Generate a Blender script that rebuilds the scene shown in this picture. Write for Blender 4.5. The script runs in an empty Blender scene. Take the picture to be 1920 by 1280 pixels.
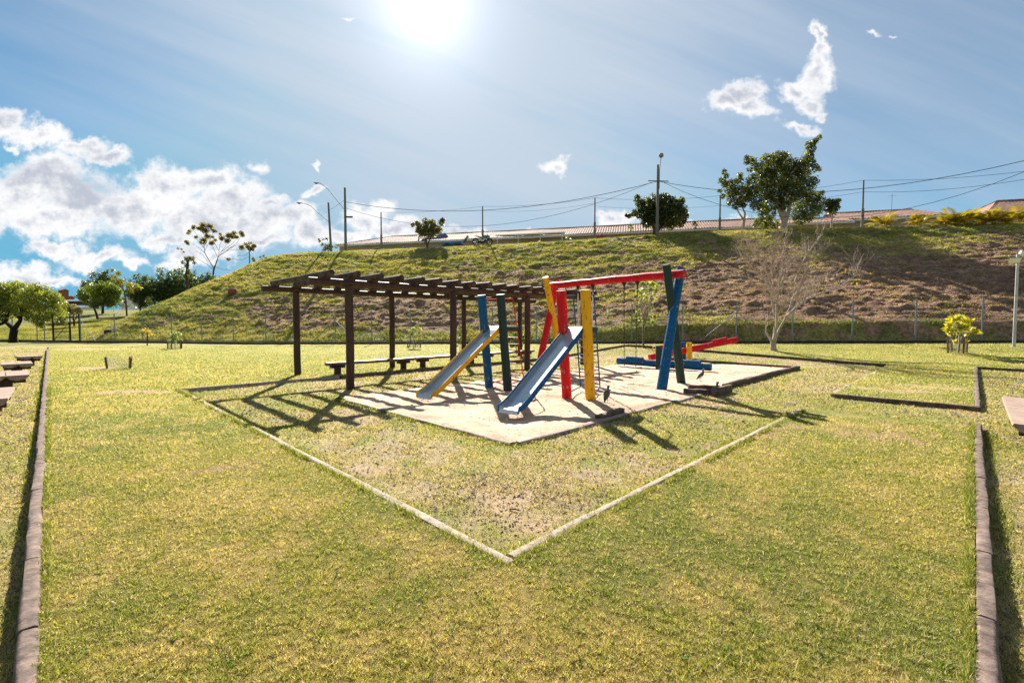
import bpy, math, random
import numpy as np
from mathutils import Vector, Matrix
R = math.radians
scene = bpy.context.scene
COL = scene.collection

# ------------------------------------------------------------------ camera
H0 = 1.6; PITCH = R(2.38); FPX = 866.0
cam_d = bpy.data.cameras.new("camera"); cam = bpy.data.objects.new("camera", cam_d)
COL.objects.link(cam); scene.camera = cam
cam.location = (0, 0, H0); cam.rotation_euler = (R(90) - PITCH, 0, 0)
cam_d.sensor_width = 36; cam_d.lens = FPX / 1920 * 36; cam_d.clip_end = 4000; cam_d.clip_start = 0.05

# ------------------------------------------------------------------ light and view
scene.view_settings.view_transform = 'Standard'; scene.view_settings.look = 'None'
scene.view_settings.gamma = 1; scene.view_settings.exposure = 1.62
SUN_EL = R(33.8); SUN_AZ = R(-10.2)           # azimuth from +Y towards +X
SD = Vector((math.sin(SUN_AZ) * math.cos(SUN_EL), math.cos(SUN_AZ) * math.cos(SUN_EL), math.sin(SUN_EL)))
sl = bpy.data.lights.new("sun", 'SUN'); sl.energy = 5.0; sl.angle = R(0.5); sl.color = (1, .93, .82)
so = bpy.data.objects.new("sun", sl); COL.objects.link(so); so.location = SD * 50
so.rotation_euler = SD.to_track_quat('Z', 'Y').to_euler()

def kx(px, py=604):
    s = sk(py); return (px - 960) / FPX * (math.cos(PITCH) - s * math.sin(PITCH))
def sk(py):
    r = (640 - py) / FPX; t = math.tan(PITCH); return (r - t) / (1 + r * t)

world = bpy.data.worlds.new("World"); scene.world = world; world.use_nodes = True
try: world.cycles.sampling_method = 'MANUAL'; world.cycles.sample_map_resolution = 512
except Exception: pass
def build_world():
    nt = world.node_tree; N = nt.nodes; L = nt.links; N.clear()
    out = N.new('ShaderNodeOutputWorld'); bg = N.new('ShaderNodeBackground'); L.new(bg.outputs[0], out.inputs[0])
    sky = N.new('ShaderNodeTexSky'); sky.sky_type = 'NISHITA'; sky.sun_disc = False
    sky.sun_elevation = SUN_EL; sky.sun_rotation = SUN_AZ
    sky.air_density = 1.0; sky.dust_density = 0.6; sky.ozone_density = 1.6; sky.altitude = 700
    tc = N.new('ShaderNodeTexCoord')
    def M(op, a=None, b=None, c=None, clamp=False):
        n = N.new('ShaderNodeMath'); n.operation = op; n.use_clamp = clamp
        for i, v in enumerate((a, b, c)):
            if v is None: continue
            if isinstance(v, (int, float)): n.inputs[i].default_value = v
            else: L.new(v, n.inputs[i])
        return n.outputs[0]
    def V(op, a, b=None, sc=None):
        n = N.new('ShaderNodeVectorMath'); n.operation = op
        for i, v in enumerate((a, b)):
            if v is None: continue
            if isinstance(v, (tuple, list)): n.inputs[i].default_value = v
            else: L.new(v, n.inputs[i])
        if sc is not None:
            if isinstance(sc, (int, float)): n.inputs['Scale'].default_value = sc
            else: L.new(sc, n.inputs['Scale'])
        return n
    def mixc(f, a, b):
        n = N.new('ShaderNodeMix'); n.data_type = 'RGBA'
        if isinstance(f, (int, float)): n.inputs[0].default_value = f
        else: L.new(f, n.inputs[0])
        for s, v in ((6, a), (7, b)):
            if isinstance(v, tuple): n.inputs[s].default_value = v
            else: L.new(v, n.inputs[s])
        return n.outputs[2]
    def noise(vec, scale, det=6, rough=.55):
        n = N.new('ShaderNodeTexNoise'); n.inputs['Scale'].default_value = scale
        n.inputs['Detail'].default_value = det; n.inputs['Roughness'].default_value = rough
        L.new(vec, n.inputs['Vector']); return n
    D = tc.outputs['Generated']
    sp = N.new('ShaderNodeSeparateXYZ'); L.new(D, sp.inputs[0])
    y = M('MAXIMUM', M('ABSOLUTE', sp.outputs[1]), .02)
    cb = N.new('ShaderNodeCombineXYZ')
    L.new(M('DIVIDE', sp.outputs[0], y), cb.inputs[0]); L.new(M('DIVIDE', sp.outputs[2], y), cb.inputs[1])
    L.new(M('SIGN', sp.outputs[1]), cb.inputs[2])
    P = cb.outputs[0]
    n1 = noise(P, 9, 5, .6); w = V('SUBTRACT', n1.outputs['Color'], (.5, .5, .5))
    n2 = noise(P, 34, 4, .6); w2 = V('SUBTRACT', n2.outputs['Color'], (.5, .5, .5))
    Pw = V('ADD', V('ADD', P, V('SCALE', w.outputs[0], sc=.10).outputs[0]).outputs[0], V('SCALE', w2.outputs[0], sc=.028).outputs[0])
    flat = V('MULTIPLY', Pw.outputs[0], (1, 1, 0)).outputs[0]
    blobs = [(10,225,50,32,1),(75,252,55,24,1),(145,275,55,22,1),(205,295,38,20,1),(25,275,20,10,.8),
      (92,330,75,46,1),(30,380,95,58,1),(150,370,80,48,1),(310,345,62,40,1),(385,340,62,34,1),(430,380,80,42,1),(505,373,42,16,.9),
      (250,395,120,55,1),(380,415,110,50,1),(100,418,130,34,1),(470,425,80,45,1),(480,318,38,22,.6),(320,455,70,20,.9),
      (105,466,56,17,1),(180,484,70,17,1),(245,497,34,12,.9),(40,510,85,20,1),(105,520,60,14,.9),
      (350,482,50,20,.9),(320,500,40,16,.8),(410,475,50,20,.8),(545,405,58,26,1),(565,438,60,28,1),(590,366,24,10,.8),(500,452,60,14,.9),
      (690,410,50,30,1),(718,388,26,20,1),(745,430,70,22,1),(655,440,60,16,1),(585,320,10,9,.6),
      (885,432,60,13,.9),(932,430,26,8,.8),(1010,430,32,7,.8),(1043,320,20,13,.9),(1155,405,34,14,.9),(1390,412,36,14,.9),(1310,412,40,8,.7),
      (1393,178,30,24,1),(1368,196,34,18,1),(1402,206,38,16,1),(1527,70,10,26,.85),(1530,105,15,18,.9),(1535,150,31,28,1),(1495,166,30,13,.9),
      (1525,193,22,14,.95),(1490,236,38,11,.75),(1532,213,18,9,.7),(1635,62,22,8,.5),(1676,64,15,6,.45),(645,32,26,8,.4)]
    f = None
    for (px, py, rx, ry, a) in blobs:
        c = (kx(px, py), sk(py), 0)
        d = V('SUBTRACT', flat, c); m = V('MULTIPLY', d.outputs[0], (FPX / (rx * (1.15 if px < 1000 else 1.45)), FPX / (ry * (1.10 if px < 1000 else 1.45)), 0))
        ln = N.new('ShaderNodeVectorMath'); ln.operation = 'LENGTH'; L.new(m.outputs[0], ln.inputs[0])
        g = M('SUBTRACT', a, ln.outputs['Value'])
        f = g if f is None else M('SMOOTH_MAX', f, g, .12)
    n3 = noise(P, 22, 7, .62)
    dens = M('ADD', f, M('MULTIPLY', M('SUBTRACT', n3.outputs[0], .5), 1.5))
    # banks of cloud elsewhere round the horizon, behind the viewer and far to the sides
    nb = noise(D, 2.2, 7, .6)
    side = M('GREATER_THAN', M('DIVIDE', M('ABSOLUTE', sp.outputs[0]), y), 1.35)
    back = M('MAXIMUM', M('LESS_THAN', sp.outputs[1], 0.0), side)
    densb = M('MULTIPLY', M('SUBTRACT', nb.outputs[0], .54), 5)
    dd = M('ADD', M('MULTIPLY', dens, M('SUBTRACT', 1.0, back)), M('MULTIPLY', densb, back))
    mr = N.new('ShaderNodeMapRange'); mr.interpolation_type = 'SMOOTHSTEP'; L.new(dd, mr.inputs[0])
    mr.inputs[1].default_value = -.14; mr.inputs[2].default_value = .50
    mask = mr.outputs[0]
    # shading: sunlit rims, greyer cores
    n4 = noise(V('MULTIPLY', P, (.7, 1.6, 1)).outputs[0], 7, 5, .55); n5 = noise(P, 40, 5, .6)
    core = M('MULTIPLY_ADD', M('SUBTRACT', n4.outputs[0], .5), 2.2, M('MULTIPLY', dens, .9))
    core = M('ADD', core, M('MULTIPLY', M('SUBTRACT', n5.outputs[0], .5), .5))
    mc = N.new('ShaderNodeMapRange'); mc.interpolation_type = 'SMOOTHSTEP'; L.new(core, mc.inputs[0])
    mc.inputs[1].default_value = .28; mc.inputs[2].default_value = 1.05
    ccol = mixc(mc.outputs[0], (.328, .328, .330, 1), (.175, .188, .218, 1))
    # clear sky, thin streaks, brightness round the sun
    skc = V('MINIMUM', V('MULTIPLY', V('SCALE', sky.outputs[0], sc=SKY).outputs[0], (.50, .88, .98)).outputs[0], (.050, .158, .232)).outputs[0]
    dt = V('DOT_PRODUCT', V('NORMALIZE', D).outputs[0], tuple(SD)); dot = dt.outputs['Value']
    ang = M('ARCCOSINE', M('MINIMUM', dot, .99999))
    g1 = M('MULTIPLY', M('EXPONENT', M('MULTIPLY', M('POWER', M('DIVIDE', ang, .066), 1.0), -1)), .38)
    g2 = M('MULTIPLY', M('EXPONENT', M('MULTIPLY', M('POWER', M('DIVIDE', ang, .60), 2.2), -1)), 1.05)
    rot = N.new('ShaderNodeVectorRotate'); rot.rotation_type = 'Z_AXIS'; rot.inputs['Angle'].default_value = R(20); L.new(P, rot.inputs['Vector'])
    st = V('MULTIPLY', rot.outputs[0], (.9, 9, 1)).outputs[0]
    n6 = noise(st, 1.3, 6, .55)
    wisp = M('MULTIPLY', M('SUBTRACT', n6.outputs[0], .5), M('ADD', M('EXPONENT', M('MULTIPLY', ang, -1.2)), .15))
    hz = M('ADD', M('ADD', g2, M('MULTIPLY_ADD', sp.outputs[0], .34, .10)), M('MULTIPLY', wisp, 1.05), clamp=True)
    add = g1
    gl = V('SCALE', (0, 0, 0)); gl.inputs[0].default_value = (.96, .93, 1.0); L.new(add, gl.inputs['Scale'])
    tot = V('ADD', mixc(M('MULTIPLY', hz, .93), skc, (.194, .221, .257, 1)), gl.outputs[0]).outputs[0]
    fin = mixc(mask, tot, ccol)
    L.new(fin, bg.inputs[0]); bg.inputs[1].default_value = 1.0
SKY = 0.034
build_world()

# ------------------------------------------------------------------ noise (numpy)
def _hash(ix, iy, s):
    h = (ix.astype(np.int64) * 374761393 + iy.astype(np.int64) * 668265263 + s * 974711) & 0x7fffffff
    h = (h ^ (h >> 13)) * 1274126177 & 0x7fffffff
    return ((h ^ (h >> 16)) & 0xffff) / 65535.0
def vnoise(x, y, s=0):
    x = np.asarray(x, float); y = np.asarray(y, float)
    ix = np.floor(x); iy = np.floor(y); fx = x - ix; fy = y - iy
    fx = fx * fx * (3 - 2 * fx); fy = fy * fy * (3 - 2 * fy)
    a = _hash(ix, iy, s); b = _hash(ix + 1, iy, s); c = _hash(ix, iy + 1, s); d = _hash(ix + 1, iy + 1, s)
    return (a * (1 - fx) + b * fx) * (1 - fy) + (c * (1 - fx) + d * fx) * fy
def fbm(x, y, o=4, s=0):
    t = 0; a = .5; n = 0
    for i in range(o):
        t = t + a * vnoise(x, y, s + i * 17); n += a; a *= .5; x = x * 2.03 + 5.1; y = y * 2.03 + 3.7
    return t / n
def ss(t): t = np.clip(t, 0, 1); return t * t * (3 - 2 * t)
rng = np.random.default_rng(7); random.seed(7)

# ------------------------------------------------------------------ terrain
CU, SU = .971, .238; Y0 = 27.74           # fence line through (0, Y0), running along (CU, -SU)
S2 = math.sqrt(.5)
def uv(X, Y): return X * CU - SU * (Y - Y0), X * SU + CU * (Y - Y0)
def xy(u, v): return u * CU + SU * v, Y0 - SU * u + CU * v
def pq(X, Y): return (X + Y) * S2, (Y - X) * S2
def pqxy(p, q): return (p - q) * S2, (p + q) * S2
def smin(a, b, k):
    h = np.clip(.5 + .5 * (b - a) / k, 0, 1); return b * (1 - h) + a * h - k * h * (1 - h)
def base(X, Y):
    w = (Y + .245 * X - Y0)
    A = np.clip(.3 + .0135 * X, .05, .75)
    return A * ss((w + 8) / 8)
def hill(X, Y, disp=True):
    u, v = uv(X, Y); A = np.clip(.3 + .0135 * X, .05, .75)
    left = .100 * np.clip(v, 0, 38) - .10 * np.clip(v - 40, 0, 80)
    dl = (.8 * (u + 37.4) + .6 * v) / 14
    r = np.clip(smin(smin(v / 20., dl, .25), 1.0, .12), 0, 1.1)
    top = 9.9 + .42 * np.exp(-((u - 15) / 13) ** 2)
    bank = .75 * ss((v - .35) / .55) * ss((u - 1) / 9) * (1 - ss((v - 2) / 7))
    z = np.maximum(A + left * (1 - ss(r * 3)), A + (top - A) * r + bank * .8)
    z = np.where(v < .35, base(X, Y), z)
    if disp:
        act = ss(r * 6) * (1 - ss((r - .93) / .07)) * ss((v - .3) / 1.2)
        up = u + .25 * v; warp = 2.2 * fbm(u * .22, v * .3, 2, 91)
        n1 = fbm(up * .26, v * .95 + warp, 3, 11); n2 = fbm(up * 1.0, v * 2.6 + warp, 3, 23)
        z = z + act * ((n1 - .5) * .34 + (np.abs(n2 - .5) * 2) ** .8 * .22 - .08 + .28 * (fbm(up * 2.2 + warp, v * 5, 3, 29) - .5))
        z = z + .06 * (fbm(u * 1.2, v * 1.2, 2, 31) - .5) * ss(v)
    return z
LOW = -.085; PK = -.13; QK = -.09          # lines of the left and right kerbs
def is_low(X, Y):
    p, q = pq(X, Y)
    rect = (p > 2.17) & (p < 22.1) & (q > 2.25) & (q < 13.4)
    path = (p > 9.9 - .3 * q) & (p < 12.34) & (q < 2.3) & (q > -1)
    right = (q < QK) & (p < 23.3)
    left = (p < PK) & (Y + .245 * X - Y0 < -.6)
    return rect | path | right | left
def ground(X, Y):
    X = np.asarray(X, float); Y = np.asarray(Y, float)
    v = uv(X, Y)[1]
    z = np.where(v > 0, hill(X, Y), base(X, Y))
    p, q = pq(X, Y); sand = (p > 4.5) & (p < 18.9) & (q > 4.5) & (q < 9.95)
    return np.where(v > 0, z, np.where(sand, z + .0, np.where(is_low(X, Y), z + LOW, z)))
def gz(X, Y): return float(ground(X, Y))
def pix(px, py):                                # where a sight line meets the terrain
    s = sk(py); k = kx(px, py)
    Y = np.concatenate([np.arange(1.2, 30, .02), np.arange(30, 160, .1)]); X = k * Y
    zz = H0 + s * Y; below = zz <= ground(X, Y)
    i = int(np.argmax(below)) if below.any() else len(Y) - 1
    return Vector((X[i], Y[i], gz(X[i], Y[i])))
def vat(px, v, py=450):                         # point of the terrain under image column px at offset v behind the fence
    k = kx(px, py); Y = (Y0 + v * 1.0296) / (1 + .245 * k); return Vector((k * Y, Y, gz(k * Y, Y)))
def pz(px, py, Y): return Vector((kx(px, py) * Y, Y, H0 + sk(py) * Y))   # point at depth Y on a sight line

# ------------------------------------------------------------------ mesh helpers
class MB:
    def __init__(s): s.v = []; s.f = []; s.c = []; s.m = []
    def add(s, vs, fs, col=None, mi=0):
        o = len(s.v); s.v.extend([tuple(v) for v in vs]); s.f.extend([tuple(i + o for i in f) for f in fs])
        s.c.extend([col or (1, 1, 1, 1)] * len(vs)); s.m.extend([mi] * len(fs))
    def tube(s, pts, rad, n=8, cap=True, col=None, mi=0, flat=1.0):
        pts = [Vector(p) for p in pts]
        if isinstance(rad, (int, float)): rad = [rad] * len(pts)
        vs = []; fs = []; t0 = None
        ref = Vector((0, 0, 1))
        d0 = (pts[1] - pts[0]).normalized()
        if abs(d0.z) > .9: ref = Vector((1, 0, 0))
        a = d0.cross(ref).normalized()
        for i, p in enumerate(pts):
            d = (pts[min(i + 1, len(pts) - 1)] - pts[max(i - 1, 0)]).normalized()
            a = (a - d * a.dot(d)).normalized(); b = d.cross(a)
            for j in range(n):
                t = 2 * math.pi * j / n
                vs.append(p + (a * math.cos(t) + b * math.sin(t) * flat) * rad[i])
        for i in range(len(pts) - 1):
            for j in range(n):
                fs.append((i * n + j, i * n + (j + 1) % n, (i + 1) * n + (j + 1) % n, (i + 1) * n + j))
        if cap:
            fs.append(tuple(range(n - 1, -1, -1))); k = (len(pts) - 1) * n; fs.append(tuple(range(k, k + n)))
        s.add(vs, fs, col, mi)
    def beam(s, a, b, w, h, up=(0, 0, 1), bev=.12, col=None, mi=0):   # bar a->b with chamfered w x h section
        a = Vector(a); b = Vector(b); d = (b - a).normalized(); up = Vector(up)
        x = d.cross(up)
        if x.length < 1e-4: x = d.cross(Vector((1, 0, 0)))
        x.normalize(); z = x.cross(d); c = min(w, h) * bev
        pr = [(-w/2 + c, -h/2), (w/2 - c, -h/2), (w/2, -h/2 + c), (w/2, h/2 - c), (w/2 - c, h/2), (-w/2 + c, h/2), (-w/2, h/2 - c), (-w/2, -h/2 + c)]
        vs = [a + x * i + z * j for i, j in pr] + [b + x * i + z * j for i, j in pr]
        fs = [(i, i + 8, (i + 1) % 8 + 8, (i + 1) % 8) for i in range(8)] + [tuple(range(8)), tuple(range(15, 7, -1))]
        s.add(vs, fs, col, mi)
    def quad(s, a, b, c, d, col=None, mi=0): s.add([a, b, c, d], [(0, 1, 2, 3)], col, mi)
    def ball(s, c, r, nu=10, nv=7, sc=(1, 1, 1), col=None, mi=0, jit=0):
        vs = []; fs = []
        for i in range(nv + 1):
            th = math.pi * i / nv
            for j in range(nu):
                ph = 2 * math.pi * j / nu; k = r * (1 + random.uniform(-jit, jit))
                vs.append((c[0] + k * sc[0] * math.sin(th) * math.cos(ph), c[1] + k * sc[1] * math.sin(th) * math.sin(ph), c[2] + k * sc[2] * math.cos(th)))
        for i in range(nv):
            for j in range(nu):
                fs.append((i * nu + j, (i + 1) * nu + j, (i + 1) * nu + (j + 1) % nu, i * nu + (j + 1) % nu))
        s.add(vs, fs, col, mi)
    def build(s, name, mats, parent=None, O=(0, 0, 0), smooth=False, usecol=False):
        me = bpy.data.meshes.new(name); O = Vector(O)
        me.from_pydata([(v[0] - O[0], v[1] - O[1], v[2] - O[2]) for v in s.v], [], s.f)
        if not isinstance(mats, (list, tuple)): mats = [mats]
        for m in mats: me.materials.append(m)
        if len(mats) > 1: me.polygons.foreach_set('material_index', s.m)
        if usecol:
            ca = me.color_attributes.new('Col', 'FLOAT_COLOR', 'POINT'); ca.data.foreach_set('color', np.array(s.c, dtype=np.float32).ravel())
        if smooth:
            me.polygons.foreach_set('use_smooth', [True] * len(me.polygons))
            try: me.set_sharp_from_angle(angle=R(40))
            except Exception: pass
        me.update()
        o = bpy.data.objects.new(name, me); COL.objects.link(o)
        if parent is not None: o.parent = parent
        else: o.location = O
        return o
def tag(o, label=None, cat=None, group=None, kind=None):
    if label: o['label'] = label
    if cat: o['category'] = cat
    if group: o['group'] = group
    if kind: o['kind'] = kind
    return o
def empty(name, loc, label, cat, group=None, rz=0):
    o = bpy.data.objects.new(name, None); COL.objects.link(o); o.location = loc; o.rotation_euler = (0, 0, rz)
    o.empty_display_size = .2; return tag(o, label, cat, group)
def copy_tree(o, parent=None, kids=None):
    c = o.copy(); COL.objects.link(c); c.parent = parent
    for ch in list(o.children): copy_tree(ch, c)
    return c
def tris(name, V3, C3, mat, parent=None, O=(0, 0, 0), nper=3):    # fast triangle/quad soup; V3 (n,nper,3), C3 (n,3)
    n = len(V3); me = bpy.data.meshes.new(name)
    me.vertices.add(n * nper); me.vertices.foreach_set('co', (V3.reshape(-1, 3) - np.array(O)).astype(np.float32).ravel())
    me.loops.add(n * nper); me.loops.foreach_set('vertex_index', np.arange(n * nper, dtype=np.int32))
    me.polygons.add(n); me.polygons.foreach_set('loop_start', np.arange(0, n * nper, nper, dtype=np.int32))
    try: me.polygons.foreach_set('loop_total', np.full(n, nper, dtype=np.int32))
    except Exception: pass
    me.update(calc_edges=True)
    ca = me.color_attributes.new('Col', 'FLOAT_COLOR', 'POINT')
    c4 = np.ones((n, nper, 4), dtype=np.float32); c4[:, :, :3] = C3[:, None, :]; ca.data.foreach_set('color', c4.ravel())
    me.materials.append(mat); o = bpy.data.objects.new(name, me); COL.objects.link(o)
    if parent is not None: o.parent = parent
    else: o.location = O
    return o
def gridmesh(name, X, Y, Z, C, mat, mask=None):
    nu, nv = X.shape; me = bpy.data.meshes.new(name)
    idx = np.arange(nu * nv).reshape(nu, nv)
    F = np.stack([idx[:-1, :-1], idx[1:, :-1], idx[1:, 1:], idx[:-1, 1:]], -1).reshape(-1, 4)
    if mask is not None: F = F[mask.reshape(-1)]
    me.vertices.add(nu * nv); me.vertices.foreach_set('co', np.stack([X, Y, Z], -1).astype(np.float32).ravel())
    me.loops.add(len(F) * 4); me.loops.foreach_set('vertex_index', F.astype(np.int32).ravel())
    me.polygons.add(len(F)); me.polygons.foreach_set('loop_start', np.arange(0, len(F) * 4, 4, dtype=np.int32))
    try: me.polygons.foreach_set('loop_total', np.full(len(F), 4, dtype=np.int32))
    except Exception: pass
    me.update(calc_edges=True); me.polygons.foreach_set('use_smooth', np.ones(len(F), dtype=bool))
    if C is not None:
        ca = me.color_attributes.new('Col', 'FLOAT_COLOR', 'POINT')
        c4 = np.ones((nu * nv, 4), dtype=np.float32); c4[:, :3] = C.reshape(-1, 3); ca.data.foreach_set('color', c4.ravel())
    me.materials.append(mat); me.validate(); o = bpy.data.objects.new(name, me); COL.objects.link(o); return o

# ------------------------------------------------------------------ materials
def newmat(name):
    m = bpy.data.materials.new(name); m.use_nodes = True; nt = m.node_tree; b = nt.nodes['Principled BSDF']; return m, nt, b
def nd(nt, t, **k):
    n = nt.nodes.new(t)
    for a, v in k.items(): setattr(n, a, v)
    return n
def mixn(nt, f, a, b, mode='MIX'):
    n = nd(nt, 'ShaderNodeMix', data_type='RGBA', blend_type=mode)
    for s, v in ((0, f), (6, a), (7, b)):
        if isinstance(v, (int, float)): n.inputs[s].default_value = v
        elif isinstance(v, tuple): n.inputs[s].default_value = (*v[:3], 1)
        else: nt.links.new(v, n.inputs[s])
    return n.outputs[2]
def nz(nt, scale, det=4, rough=.55, stretch=None, coord='Object'):
    tc = nd(nt, 'ShaderNodeTexCoord'); o = tc.outputs[coord]
    if stretch:
        mp = nd(nt, 'ShaderNodeMapping'); mp.inputs['Scale'].default_value = stretch; nt.links.new(o, mp.inputs[0]); o = mp.outputs[0]
    n = nd(nt, 'ShaderNodeTexNoise'); n.inputs['Scale'].default_value = scale; n.inputs['Detail'].default_value = det
    n.inputs['Roughness'].default_value = rough; nt.links.new(o, n.inputs['Vector']); return n.outputs[0]
def rmp(nt, x, a, b):
    n = nd(nt, 'ShaderNodeMapRange'); nt.links.new(x, n.inputs[0]); n.inputs[1].default_value = a; n.inputs[2].default_value = b; return n.outputs[0]
def bump(nt, b, h, st, dist=.02):
    n = nd(nt, 'ShaderNodeBump'); n.inputs['Strength'].default_value = st; n.inputs['Distance'].default_value = dist
    nt.links.new(h, n.inputs['Height']); nt.links.new(n.outputs[0], b.inputs['Normal'])
def mat(name, c1, c2=None, scale=6, rough=.7, bstr=.3, bd=.01, stretch=None, det=5, metal=0, lo=.35, hi=.65, spec=.5, coat=0):
    m, nt, b = newmat(name); c2 = c2 or tuple(x * .7 for x in c1)
    n = nz(nt, scale, det, .6, stretch); f = rmp(nt, n, lo, hi)
    nt.links.new(mixn(nt, f, c1, c2), b.inputs['Base Color']); b.inputs['Roughness'].default_value = rough; b.inputs['Metallic'].default_value = metal
    b.inputs['Specular IOR Level'].default_value = spec; b.inputs['Coat Weight'].default_value = coat
    if bstr: bump(nt, b, n, bstr, bd)
    return m
def paint(name, c, chip=(.32, .26, .2), amt=.665, rough=.5):
    m, nt, b = newmat(name)
    n1 = nz(nt, 5, 5, .6, (1, 1, .35)); n2 = nz(nt, 22, 6, .7, (1, 1, .3)); n3 = nz(nt, 30, 3, .5, (1, 1, .06))
    base_ = mixn(nt, rmp(nt, n1, .3, .75), c, tuple(x * .72 + .015 for x in c))
    f = nd(nt, 'ShaderNodeMath', operation='GREATER_THAN'); f.inputs[1].default_value = amt
    a = nd(nt, 'ShaderNodeMath', operation='ADD'); nt.links.new(n2, a.inputs[0]); s = nd(nt, 'ShaderNodeMath', operation='MULTIPLY'); nt.links.new(n1, s.inputs[0]); s.inputs[1].default_value = .18
    nt.links.new(s.outputs[0], a.inputs[1]); nt.links.new(a.outputs[0], f.inputs[0])
    nt.links.new(mixn(nt, f.outputs[0], base_, chip), b.inputs['Base Color']); b.inputs['Roughness'].default_value = rough; b.inputs['Specular IOR Level'].default_value = .12
    bump(nt, b, n3, .35, .01); return m
def leafmat(name, tr=.45, rough=.45, tint=(1.25, 1.3, .5), spec=.4):
    m, nt, b = newmat(name); at = nd(nt, 'ShaderNodeAttribute', attribute_name='Col')
    n = nz(nt, 3, 3); c = mixn(nt, 1.0, at.outputs['Color'], (1, 1, 1), 'MULTIPLY')
    nt.links.new(c, b.inputs['Base Color']); b.inputs['Roughness'].default_value = rough; b.inputs['Specular IOR Level'].default_value = spec
    tl = nd(nt, 'ShaderNodeBsdfTranslucent'); nt.links.new(mixn(nt, 1.0, c, tint, 'MULTIPLY'), tl.inputs[0])
    mx = nd(nt, 'ShaderNodeMixShader'); mx.inputs[0].default_value = tr
    nt.links.new(b.outputs[0], mx.inputs[1]); nt.links.new(tl.outputs[0], mx.inputs[2])
    nt.links.new(mx.outputs[0], nt.nodes['Material Output'].inputs[0]); return m
def groundmat(name, fine=60, bs=.5, bd=.02, dark=.72, lite=1.25, spec=.15, mid=9):
    m, nt, b = newmat(name); at = nd(nt, 'ShaderNodeAttribute', attribute_name='Col')
    n = nz(nt, fine, 5, .65); n2 = nz(nt, mid, 4, .6)
    k = nd(nt, 'ShaderNodeMath', operation='MULTIPLY_ADD'); nt.links.new(n2, k.inputs[0]); k.inputs[1].default_value = .6; nt.links.new(n, k.inputs[2])
    v = rmp(nt, k.outputs[0], .62, .98)
    f = mixn(nt, v, (dark,) * 3, (lite,) * 3)
    nt.links.new(mixn(nt, 1.0, at.outputs['Color'], f, 'MULTIPLY'), b.inputs['Base Color']); b.inputs['Roughness'].default_value = .9
    b.inputs['Specular IOR Level'].default_value = spec; bump(nt, b, k.outputs[0], bs, bd); return m
M = {}
M['lawn'] = groundmat('lawn_grass', 110, .8, .02, .5, 1.4, .15, 24); M['soil'] = groundmat('worn_ground', 90, .9, .03, .5, 1.45, .15, 20)
M['slope'] = groundmat('slope_ground', 7, 1., .22, .5, 1.5, .1, 2.2)
M['sand'] = groundmat('sand', 30, .9, .03, .80, 1.13, .1, 5)
M['blade'] = leafmat('grass_blades', .5, .62, (1.2, 1.15, .6), .18)
M['leaf'] = leafmat('leaves', .42, .4, (1.3, 1.35, .45), .5)
M['darkwood'] = mat('dark_brown_log', (.072, .036, .025), (.032, .017, .013), 7, .6, .5, .01, (1, 1, .2), spec=.3)
M['rafter'] = mat('weathered_log', (.13, .085, .065), (.040, .018, .013), 5, .75, .5, .012, lo=.3, hi=.6, spec=.3)
M['bench'] = mat('bench_log', (.20, .11, .08), (.07, .03, .022), 6, .55, .4, .01, lo=.3, hi=.7)
M['greywood'] = mat('weathered_plank', (.36, .27, .22), (.20, .13, .10), 8, .8, .5, .008, (6, .6, 1), spec=.2)
M['edgewood'] = mat('edging_timber', (.17, .115, .09), (.07, .045, .038), 9, .85, .6, .01, spec=.2)
M['edgepale'] = mat('worn_edging_timber', (.33, .25, .21), (.20, .145, .125), 9, .85, .6, .01, spec=.2)
M['kerb'] = mat('reddish_kerb_stone', (.225, .165, .138), (.085, .064, .056), 14, .9, .9, .012, det=8, lo=.32, hi=.68, spec=.15)
M['kerb2'] = mat('pale_kerb_stone', (.40, .325, .265), (.20, .155, .125), 16, .9, .9, .01, det=8, lo=.32, hi=.72, spec=.25)
M['red'] = paint('red_paint', (.62, .006, .014), amt=.715); M['yellow'] = paint('yellow_paint', (.90, .45, .008), (.2, .12, .06), .69)
M['blue'] = paint('blue_paint', (.0, .095, .24), (.35, .22, .18), .715); M['green'] = paint('dark_green_paint', (.016, .045, .040), (.15, .12, .09), .76)
M['redm'] = paint('red_metal_paint', (.50, .03, .03), amt=.8); M['bluem'] = paint('blue_metal_paint', (.012, .08, .22), amt=.8)
M['steel'] = mat('grey_blue_slide_sheet', (.40, .46, .50), (.33, .39, .44), 5, .30, .05, .002, metal=.45)
M['galv'] = mat('galvanised_steel', (.22, .26, .30), (.14, .17, .20), 12, .5, .1, .002, metal=.35)
M['wire'] = mat('fence_wire', (.13, .14, .14), (.08, .08, .08), 12, .5, 0, metal=.3)
M['conc'] = mat('concrete', (.30, .28, .25), (.17, .155, .14), 14, .85, .4, .004, spec=.2)
M['darkconc'] = mat('stained_concrete', (.075, .058, .050), (.035, .027, .024), 6, .9, .4, .006, spec=.2)
M['pole'] = mat('concrete_pole', (.20, .19, .175), (.12, .115, .105), 10, .8, .2, .004, spec=.3)
M['palepole'] = mat('white_pole_paint', (.52, .50, .52), (.38, .36, .38), 8, .5, .1, .002)
M['bark'] = mat('bark', (.115, .075, .052), (.05, .032, .024), 12, .9, .6, .02, (1, 1, .25), spec=.2)
M['palebark'] = mat('pale_bark', (.50, .41, .345), (.29, .22, .175), 14, .85, .5, .01, (1, 1, .3), spec=.2)
M['darkbark'] = mat('dark_bark', (.04, .026, .02), (.018, .012, .01), 12, .9, .6, .02, spec=.2)
M['wall'] = mat('peach_render', (.50, .37, .27), (.42, .30, .21), 3, .9, .2, .004, spec=.2)
M['white'] = mat('white_paint', (.72, .71, .69), (.60, .59, .57), 5, .6, .1, .002)
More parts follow.
